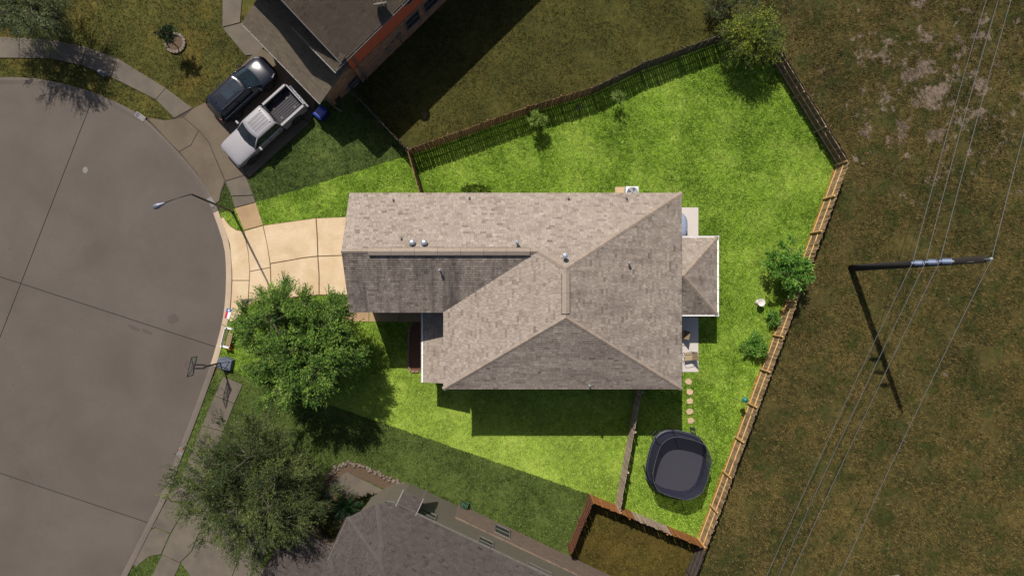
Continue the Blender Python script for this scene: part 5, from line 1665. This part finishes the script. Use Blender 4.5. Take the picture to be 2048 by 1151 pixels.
M['bbstone'] = plain('pale_stone', (.5, .45, .41), .8)
MB().lathe([(.17, 0), (.17, .06), (.08, .12), (.065, .4), (.09, .56)], 16).build('pedestal', M['bbstone'], bt, smooth=True)
MB().lathe([(.09, .55), (.22, .6), (.26, .68), (.25, .69), (.21, .64), (.02, .61)], 20).build('basin', M['bbstone'], bt, smooth=True)
fp_ = W(1490, 799, 1.6)
sh = empty('bird_feeder', (fp_[0] - .28, fp_[1] - .1, .06), label='green bird feeder hanging from a thin hook near the golden railed fence', cat='bird feeder')
MB().tube([(0, 0, 0), (0, 0, 1.75), (.08, .03, 1.95), (.2, .07, 1.97), (.28, .1, 1.85)], .014, 6).build('hook', M['darkmetal'], sh)
M['feedergreen'] = plain('green_feeder', alb(24, 116, 92), .5)
mb = MB(); mb.lathe([(.02, 1.82), (.17, 1.72), (.17, 1.69), (.1, 1.68), (.1, 1.42), (.17, 1.4), (.17, 1.37)], 12, (.28, .1, 0)); mb.build('feeder', M['feedergreen'], sh)
# hose reel on the south wall
hr = empty('hose_reel', (*SL2(2.85, .05), .06), sang, label='green garden hose on a reel against the tan brick wall', cat='hose reel')
M['hose'] = plain('green_hose', alb(52, 92, 66), .5)
mb = MB()
for k in range(5):
    mb.tube([(-.3 + k * .1, .22 * math.cos(a), .3 + .22 * math.sin(a)) for a in np.linspace(0, 2 * math.pi, 15)], .035, 6)
mb.build('hose_coil', M['hose'], hr)
mb = MB()
for s_ in (-.38, .2): mb.bar((s_, -.22, 0), (s_, 0, .32), .03); mb.bar((s_, .22, 0), (s_, 0, .32), .03)
mb.tube([(-.38, 0, .32), (.2, 0, .32)], .02, 6); mb.build('reel_frame', M['darkmetal'], hr)
MB().tube([(.1, .2, .1), (.4, .3, .03), (.7, .15, .02), (.5, 0, .03), (.75, -.1, .03)], .022, 6).build('loose_hose', M['hose'], hr)
# orange stake and pale slab in the field
sk = empty('marker_stake', (*W(1716, 312), 0), label='thin stake with orange tape outside the fence corner', cat='stake')
M['tape'] = plain('orange_tape', alb(150, 74, 30), .6)
MB().box((0, 0, .5), (.04, .03, 1.0)).build('stake', M['dimwood'], sk)
mb = MB(); mb.box((.02, 0, .93), (.16, .05, .07)); mb.build('tape', M['tape'], sk)
o = MB().prism(wp([(1748, 1157), (1797, 1147), (1803, 1180), (1752, 1185)]), 0, .1).build('concrete_pad', M['dimpaint'], bevel=.01)
tag(o, 'small pale concrete pad lying in the dry field grass', 'concrete pad')

# ------------------------------------------------------------------ trampoline
tc = Vector((10.72, -11.35, 0))
tr = empty('trampoline', (tc.x, tc.y, .06), R(-14), label='dark trampoline with a navy safety net enclosure near the orange cedar fence', cat='trampoline')
def sup(a, rx, ry, e_=2.9):
    ca, sa = math.cos(a), math.sin(a)
    return (math.copysign(abs(ca) ** (2 / e_), ca) * rx, math.copysign(abs(sa) ** (2 / e_), sa) * ry)
NS = 56
AN_ = [2 * math.pi * k / NS for k in range(NS)]
rx_, ry_ = 1.86, 2.02
M['tmat'] = plain('jumping_mat', alb(54, 52, 63), .75, var=.06, scale=3)
M['ringgrey'] = plain('ring_grey', alb(96, 94, 104), .5)
M['tpad'] = plain('navy_pad', alb(30, 31, 50), .5, var=.1)
def net_mat(name, c, alpha):
    m, nt, b = new_mat(name)
    n = noise_tex(nt, 60, 1, .5, pos(nt))
    nt.links.new(ramp(nt, n.outputs[0], [(.4, tuple(x * .8 for x in c)), (.6, tuple(x * 1.2 for x in c))]).outputs[0], b.inputs['Base Color'])
    b.inputs['Alpha'].default_value = alpha; b.inputs['Roughness'].default_value = .8
    return m
M['tnet'] = net_mat('net_mesh', alb(44, 44, 70), .8)
mb = MB(); mb.add([(*sup(a, rx_ - .16, ry_ - .16), .86) for a in AN_], [tuple(range(NS))]); mb.build('jumping_mat', M['tmat'], tr)
mb = MB(); V = [(*sup(a, rx_ - .2, ry_ - .2), .885) for a in AN_] + [(*sup(a, rx_ - .1, ry_ - .1), .92) for a in AN_] + [(*sup(a, rx_ + .02, ry_ + .02), .9) for a in AN_] + [(*sup(a, rx_ + .03, ry_ + .03), .8) for a in AN_]
F = [(r_ * NS + k, r_ * NS + (k + 1) % NS, (r_ + 1) * NS + (k + 1) % NS, (r_ + 1) * NS + k) for r_ in range(3) for k in range(NS)]
mb.add(V, [tuple(reversed(f)) for f in F]); mb.build('spring_pad', M['tpad'], tr, smooth=True)
MB().tube([(*sup(a, rx_, ry_), .82) for a in AN_ + AN_[:1]], .035, 6).build('frame', M['metal'], tr)
AT_ = [2 * math.pi * (k + .5) / 32 for k in range(33)]
MB().tube([(*sup(a, rx_ - (.1 if k % 4 == 1 else .13), ry_ - (.1 if k % 4 == 1 else .13)), 2.5 - (0 if k % 4 == 1 else .06)) for k, a in enumerate(AT_)], .014, 6).build('top_ring', M['ringgrey'], tr)
NK = 32
AK = [2 * math.pi * (k + .5) / NK for k in range(NK)]
mb = MB(); V = [(*sup(a, rx_ - .2, ry_ - .2), .9) for a in AK] + [(*sup(a, rx_ - (.18 if k % 4 == 1 else .22), ry_ - (.18 if k % 4 == 1 else .22)), 1.7) for k, a in enumerate(AK)] + [(*sup(a, rx_ - (.1 if k % 4 == 1 else .13), ry_ - (.1 if k % 4 == 1 else .13)), 2.48 - (0 if k % 4 == 1 else .06)) for k, a in enumerate(AK)]
mb.add(V, [(r_ * NK + k, r_ * NK + (k + 1) % NK, (r_ + 1) * NK + (k + 1) % NK, (r_ + 1) * NK + k) for r_ in range(2) for k in range(NK)])
mb.build('safety_net', M['tnet'], tr)
for k in range(8):
    a = 2 * math.pi * (4 * k + 1.5) / 32
    x, y = sup(a, rx_ + .05, ry_ + .05); x2, y2 = sup(a, rx_ - .1, ry_ - .1)
    MB().tube([(x, y, 0), (x * 1.01, y * 1.01, .8), (x * 1.02, y * 1.02, 1.9), (x2, y2, 2.5)], .026, 8).build('net_pole', M['black'], tr)
for k in range(4):
    a = math.pi / 4 + k * math.pi / 2
    x, y = sup(a, rx_, ry_); x2, y2 = sup(a + .35, rx_, ry_)
    MB().tube([(x, y, .8), (x * 1.03, y * 1.03, .03), (x2 * 1.03, y2 * 1.03, .03), (x2, y2, .8)], .025, 8).build('leg', M['metal'], tr)
ld = MB()
ld0 = Matrix.Rotation(R(14), 4, 'Z') @ (V3(*W(1381, 862), 0) - tc)
for s_ in (-.16, .16): ld.tube([(ld0.x + s_, ld0.y + .38, .03), (ld0.x + s_, ld0.y - .05, .8)], .017, 6)
for k in range(3): ld.box((ld0.x, ld0.y + .3 - .13 * k, .2 + .22 * k), (.34, .07, .03))
ld.build('ladder', M['black'], tr)

# ------------------------------------------------------------------ vehicles
def loft(mb, secs):
    """secs: (x, [(y,z)...] half profile bottom centre -> top centre)"""
    n = len(secs[0][1]); full = []
    for x, pr in secs:
        ring = [(x, y, z) for y, z in pr] + [(x, -y, z) for y, z in reversed(pr[1:-1])]
        full.append(ring)
    m_ = len(full[0])
    V = [p for r_ in full for p in r_]
    F = [(i * m_ + k, i * m_ + (k + 1) % m_, (i + 1) * m_ + (k + 1) % m_, (i + 1) * m_ + k) for i in range(len(full) - 1) for k in range(m_)]
    F += [tuple(reversed(range(m_))), tuple(range((len(full) - 1) * m_, len(full) * m_))]
    mb.add(V, F)
def car_section(w, zb, zs, zt):
    return [(0, zb), (w * .8, zb), (w * .985, zb + .12), (w, (zb + zs) * .52), (w * .985, zs - .06), (w * .93, zs), (w * .6, zt), (0, zt + .015)]
def wheel(parent, x, y, r_, side):
    e = MB().lathe([(r_ * .62, -.11), (r_ * .93, -.12), (r_, -.08), (r_, .08), (r_ * .93, .12), (r_ * .62, .11)], 26).build('wheel', M['black'], parent, smooth=True)
    e.location = (x, y, r_); e.rotation_euler = (R(90), 0, 0)
    mb = MB(); mb.lathe([(r_ * .1, .1), (r_ * .15, .115), (r_ * .6, .1), (r_ * .64, .115), (r_ * .6, .06), (r_ * .05, .05)], 20)
    for k in range(5):
        a = 2 * math.pi * k / 5
        mb.bar((.05 * math.cos(a), .05 * math.sin(a), .1), (r_ * .6 * math.cos(a), r_ * .6 * math.sin(a), .105), .06, .03)
    o = mb.build('rim', M['carrim'], e); o.scale = (1, 1, -side)
M['carrim'] = plain('wheel_alloy', (.16, .16, .17), .3, .7)
def arch(parent, x, y, r_):
    mb = MB(); mb.lathe([(r_ * 1.2, -.015), (r_ * 1.22, .015), (.02, .02)], 24)
    o = mb.build('wheel_arch', M['black'], parent); o.location = (x, y, r_ + .02); o.rotation_euler = (R(90 if y < 0 else -90), 0, 0)
def greenhouse(parent, paint, glass, belt, roofp, zb, zr_, pillar=.05):
    """belt / roofp: (x_front, x_rear, half width, front bulge) ; builds glass sides, pillars and roof"""
    def outline(xf, xr_, hw, bulge, z):
        f = [(xf + bulge * (1 - (t_ / 2) ** 2), hw * .94 * t_ / 2, z) for t_ in (-2, -1, 0, 1, 2)]
        return f, [(xf - .05, hw, z), (xr_ + .06, hw, z)], [(xr_ - .08 * (1 - (t_ / 2) ** 2), hw * .92 * t_ / 2, z) for t_ in (2, 1, 0, -1, -2)], [(xr_ + .06, -hw, z), (xf - .05, -hw, z)]
    fb, lb_, rb_, r2b = outline(*belt, zb); ft, ltp, rtp, r2t = outline(*roofp, zr_)
    def strip(name, A, B):
        mb = MB(); n = len(A)
        mb.add(A + B, [(i, i + 1, n + i + 1, n + i) for i in range(n - 1)])
        return mb.build(name, glass, parent, smooth=True)
    strip('windshield', fb, ft); strip('rear_window', rb_, rtp)
    for A, B, s_ in ((lb_, ltp, 1), (r2b, r2t, -1)):
        A, B = (A, B) if s_ > 0 else (A[::-1], B[::-1])
        L = lambda p, q, t_: tuple(p[i] + (q[i] - p[i]) * t_ for i in range(3))
        for a, b in ((.0, .47), (.5, 1.0)):
            strip('side_window', [L(A[0], A[1], a), L(A[0], A[1], b)], [L(B[0], B[1], a), L(B[0], B[1], b)])
        mb = MB(); mb.bar(L(A[0], A[1], .485), L(B[0], B[1], .485), .07, .03, up=(0, 1, 0)); mb.build('pillar', M['black'], parent)
    for A, B in ((fb[0], ft[0]), (fb[-1], ft[-1]), (rb_[0], rtp[0]), (rb_[-1], rtp[-1])):
        MB().tube([A, B], pillar, 8).build('pillar', paint, parent, smooth=True)
    mb = MB()
    ring = ft + ltp[:1] + ltp[1:] + rtp + r2t
    cx = (roofp[0] + roofp[1]) / 2
    n = len(ring)
    out = [(cx + (p[0] - cx) * 1.02, p[1] * 1.03, zr_ - .03) for p in ring]; r1 = [(p[0], p[1], zr_ + .015) for p in ring]
    r2 = [(cx + (p[0] - cx) * .8, p[1] * .78, zr_ + .05) for p in ring]
    mb.add(out + r1 + r2 + [(cx, 0, zr_ + .06)], [(i, (i + 1) % n, n + (i + 1) % n, n + i) for i in range(n)] + [(n + i, n + (i + 1) % n, 2 * n + (i + 1) % n, 2 * n + i) for i in range(n)] + [(2 * n + i, 2 * n + (i + 1) % n, 3 * n) for i in range(n)])
    return mb.build('roof', paint, parent, smooth=True)
M['carglass'] = glass_mat('car_glass', (.012, .02, .028), .05)
M['suvpaint'] = plain('black_blue_paint', (.010, .011, .018), .16, .0, var=.05, coat=.0)
M['pickpaint'] = plain('dimmed_truck_white', alb(164, 159, 162), .45, 0, var=.03, coat=.1)  # white truck paint greyed, its colour holds the dimming outside the lot
M['lampred'] = plain('tail_lamp_red', (.12, .01, .012), .3)
M['lampclear'] = plain('head_lamp', (.25, .26, .28), .15, .3)
M['bedliner'] = plain('bed_liner', alb(62, 58, 64), .8, var=.1)
# --- SUV, nose to the garage
sc_ = W3(484, 178, .85)
suv = empty('parked_suv', (sc_.x, sc_.y, .105), R(42.5), label='black SUV with a sunroof parked on the driveway nose to the garage', cat='car')
mb = MB()
loft(mb, [(x, car_section(w, zb, zs, zt)) for x, w, zb, zs, zt in
    ((-2.46, .72, .45, .82, .9), (-2.38, .88, .38, .98, 1.02), (-2.0, .955, .3, 1.04, 1.06), (-1.3, .975, .28, 1.06, 1.08), (0, .975, .28, 1.04, 1.06), (.9, .975, .28, 1.02, 1.08), (1.3, .97, .28, 1.0, 1.07), (1.9, .955, .3, .93, 1.0), (2.25, .88, .34, .84, .9), (2.42, .72, .42, .72, .76), (2.47, .5, .5, .66, .68))])
mb.build('body', M['suvpaint'], suv, smooth=True, sub=1)
rf = greenhouse(suv, M['suvpaint'], M['carglass'], (1.12, -2.28, .87, .2), (.32, -1.95, .7, .14), 1.05, 1.68)
mb = MB(); mb.box((-.12, 0, 1.735), (.5, .78, .012)); mb.box((-.78, 0, 1.738), (.62, .78, .012)); mb.build('sunroof', M['carglass'], suv, bevel=.004)
for s_ in (-1, 1):
    MB().tube([(.05, s_ * .62, 1.76), (-1.75, s_ * .6, 1.76)], .018, 6).build('roof_rail', M['darkmetal'], suv)
    mb = MB(); mb.box((.92, s_ * 1.04, 1.1), (.13, .2, .14)); mb.build('mirror', M['suvpaint'], suv, bevel=.03)
    mb = MB(); mb.tube([(2.2, s_ * .72, .8), (1.95, s_ * .88, .88)], .06, 8); mb.build('headlight', M['lampclear'], suv)
    mb = MB(); mb.tube([(-2.36, s_ * .55, .98), (-2.28, s_ * .86, 1.0)], .05, 8); mb.build('taillight', M['lampred'], suv)
    for x in (1.45, -1.45):
        arch(suv, x, s_ * .972, .37); wheel(suv, x, s_ * .88, .37, s_)
    MB().tube([(.95, s_ * .88, 1.06), (-2.1, s_ * .87, 1.08)], .012, 6).build('chrome_strip', M['metal'], suv)
mb = MB(); mb.add([(-1.62, 0, 1.72), (-1.78, .03, 1.72), (-1.78, -.03, 1.72), (-1.76, 0, 1.82)], [(0, 1, 3), (0, 3, 2), (1, 2, 3)]); mb.build('antenna_fin', M['black'], suv)
# --- pickup, nose to the street
pc_ = W3(527, 254, .9)
pk = empty('pickup_truck', (pc_.x, pc_.y, .105), R(42 + 180), label='pale pickup truck with an open empty bed parked nose to the street', cat='pickup truck')
mb = MB()
loft(mb, [(x, car_section(w, zb, zs, zt)) for x, w, zb, zs, zt in
    ((2.96, .8, .55, .9, .95), (2.9, .93, .45, 1.02, 1.08), (2.6, .985, .42, 1.1, 1.17), (2.0, .99, .42, 1.13, 1.21), (1.3, 1.0, .42, 1.16, 1.24), (.4, 1.0, .42, 1.17, 1.2), (-.85, 1.0, .42, 1.18, 1.2), (-.95, .99, .42, 1.18, 1.2))])
mb.build('body', M['pickpaint'], pk, smooth=True, sub=1)
rfp = greenhouse(pk, M['pickpaint'], M['carglass'], (1.32, -.93, .9, .2), (.66, -.84, .76, .12), 1.18, 1.86, .045)
mb = MB()
for y in (-.42, -.21, 0, .21, .42): mb.box((-.1, y, 1.925), (1.1, .03, .02))
mb.build('roof_ribs', M['pickpaint'], pk)
M['pickseam'] = plain('roof_seam', (.05, .05, .06), .6)
mb = MB()
for y in (-.315, -.105, .105, .315): mb.box((-.1, y, 1.925), (1.15, .03, .008))
mb.build('roof_seams', M['pickseam'], pk)
# cargo bed: floor, walls with thick rails, tailgate
x0, x1 = -2.9, -.97
for s_ in (-1, 1):
    mb = MB(); mb.box(((x0 + x1) / 2, s_ * .93, .86), (x1 - x0, .13, .86)); mb.box(((x0 + x1) / 2, s_ * .9, 1.305), (x1 - x0, .17, .05)); mb.build('bed_side', M['pickpaint'], pk, bevel=.03)
    mb = MB(); mb.box(((x0 + x1) / 2 - .05, s_ * .815, 1.05), (x1 - x0 - .2, .06, .48)); mb.build('bed_liner_wall', M['black'], pk)
    mb = MB(); mb.box((-1.95, s_ * .72, .86), (.85, .16, .24)); mb.build('wheel_well', M['bedliner'], pk, bevel=.05)
    mb = MB(); mb.box((-2.93, s_ * .9, 1.0), (.06, .15, .38)); mb.build('taillight', M['lampred'], pk)
    mb = MB(); mb.tube([(2.86, s_ * .6, .98), (2.66, s_ * .9, 1.0)], .075, 8); mb.build('headlight', M['lampclear'], pk)
    mb = MB(); mb.box((1.0, s_ * 1.14, 1.28), (.13, .26, .2)); mb.build('mirror', M['pickpaint'] if True else M['black'], pk, bevel=.03)
    for x in (.2, -.6):
        MB().box((x, s_ * 1.005, 1.05), (.16, .03, .035)).build('door_handle', M['black'], pk)
    for x in (1.95, -1.92):
        arch(pk, x, s_ * .997, .41); wheel(pk, x, s_ * .9, .41, s_)
MB().box(((x0 + x1) / 2, 0, .74), (x1 - x0 + .02, 1.74, .04)).build('bed_floor', M['bedliner'], pk)
mb = MB()
for k in range(9): mb.box(((x0 + x1) / 2, -.64 + .16 * k, .772), (x1 - x0 - .15, .07, .024))
mb.build('bed_ridges', M['bedliner'], pk)
M['tiedown'] = plain('bed_patch', alb(104, 98, 92), .8)
for x, y in ((-1.3, -.45), (-1.3, .35), (-2.4, -.4), (-2.4, .4)):
    MB().box((x, y, .79), (.16, .16, .02)).build('anchor_plate', M['tiedown'], pk)
MB().box((-.96, 0, 1.0), (.05, 1.7, .6)).build('bed_front', M['black'], pk)
mb = MB(); mb.box((-2.96, 0, 1.0), (.09, 1.72, .6)); mb.build('tailgate', M['pickpaint'], pk, bevel=.03)
mb = MB(); mb.box((-3.06, 0, .58), (.16, 1.86, .16)); mb.build('rear_bumper', M['metal'], pk, bevel=.03)
MB().tube([(-3.1, 0, .5), (-3.28, 0, .52), (-3.28, 0, .6)], .03, 8).build('tow_hitch', M['darkmetal'], pk)
mb = MB(); mb.box((2.94, 0, .62), (.14, 1.7, .2)); mb.build('front_bumper', M['metal'], pk, bevel=.05)
mb = MB(); mb.box((-1.0, .5, 1.87), (.02, .02, .02)); 
for y in (-.5, .5):
    MB().box((-.66, y, 1.905), (.13, .05, .03)).build('cab_light', M['black'], pk)
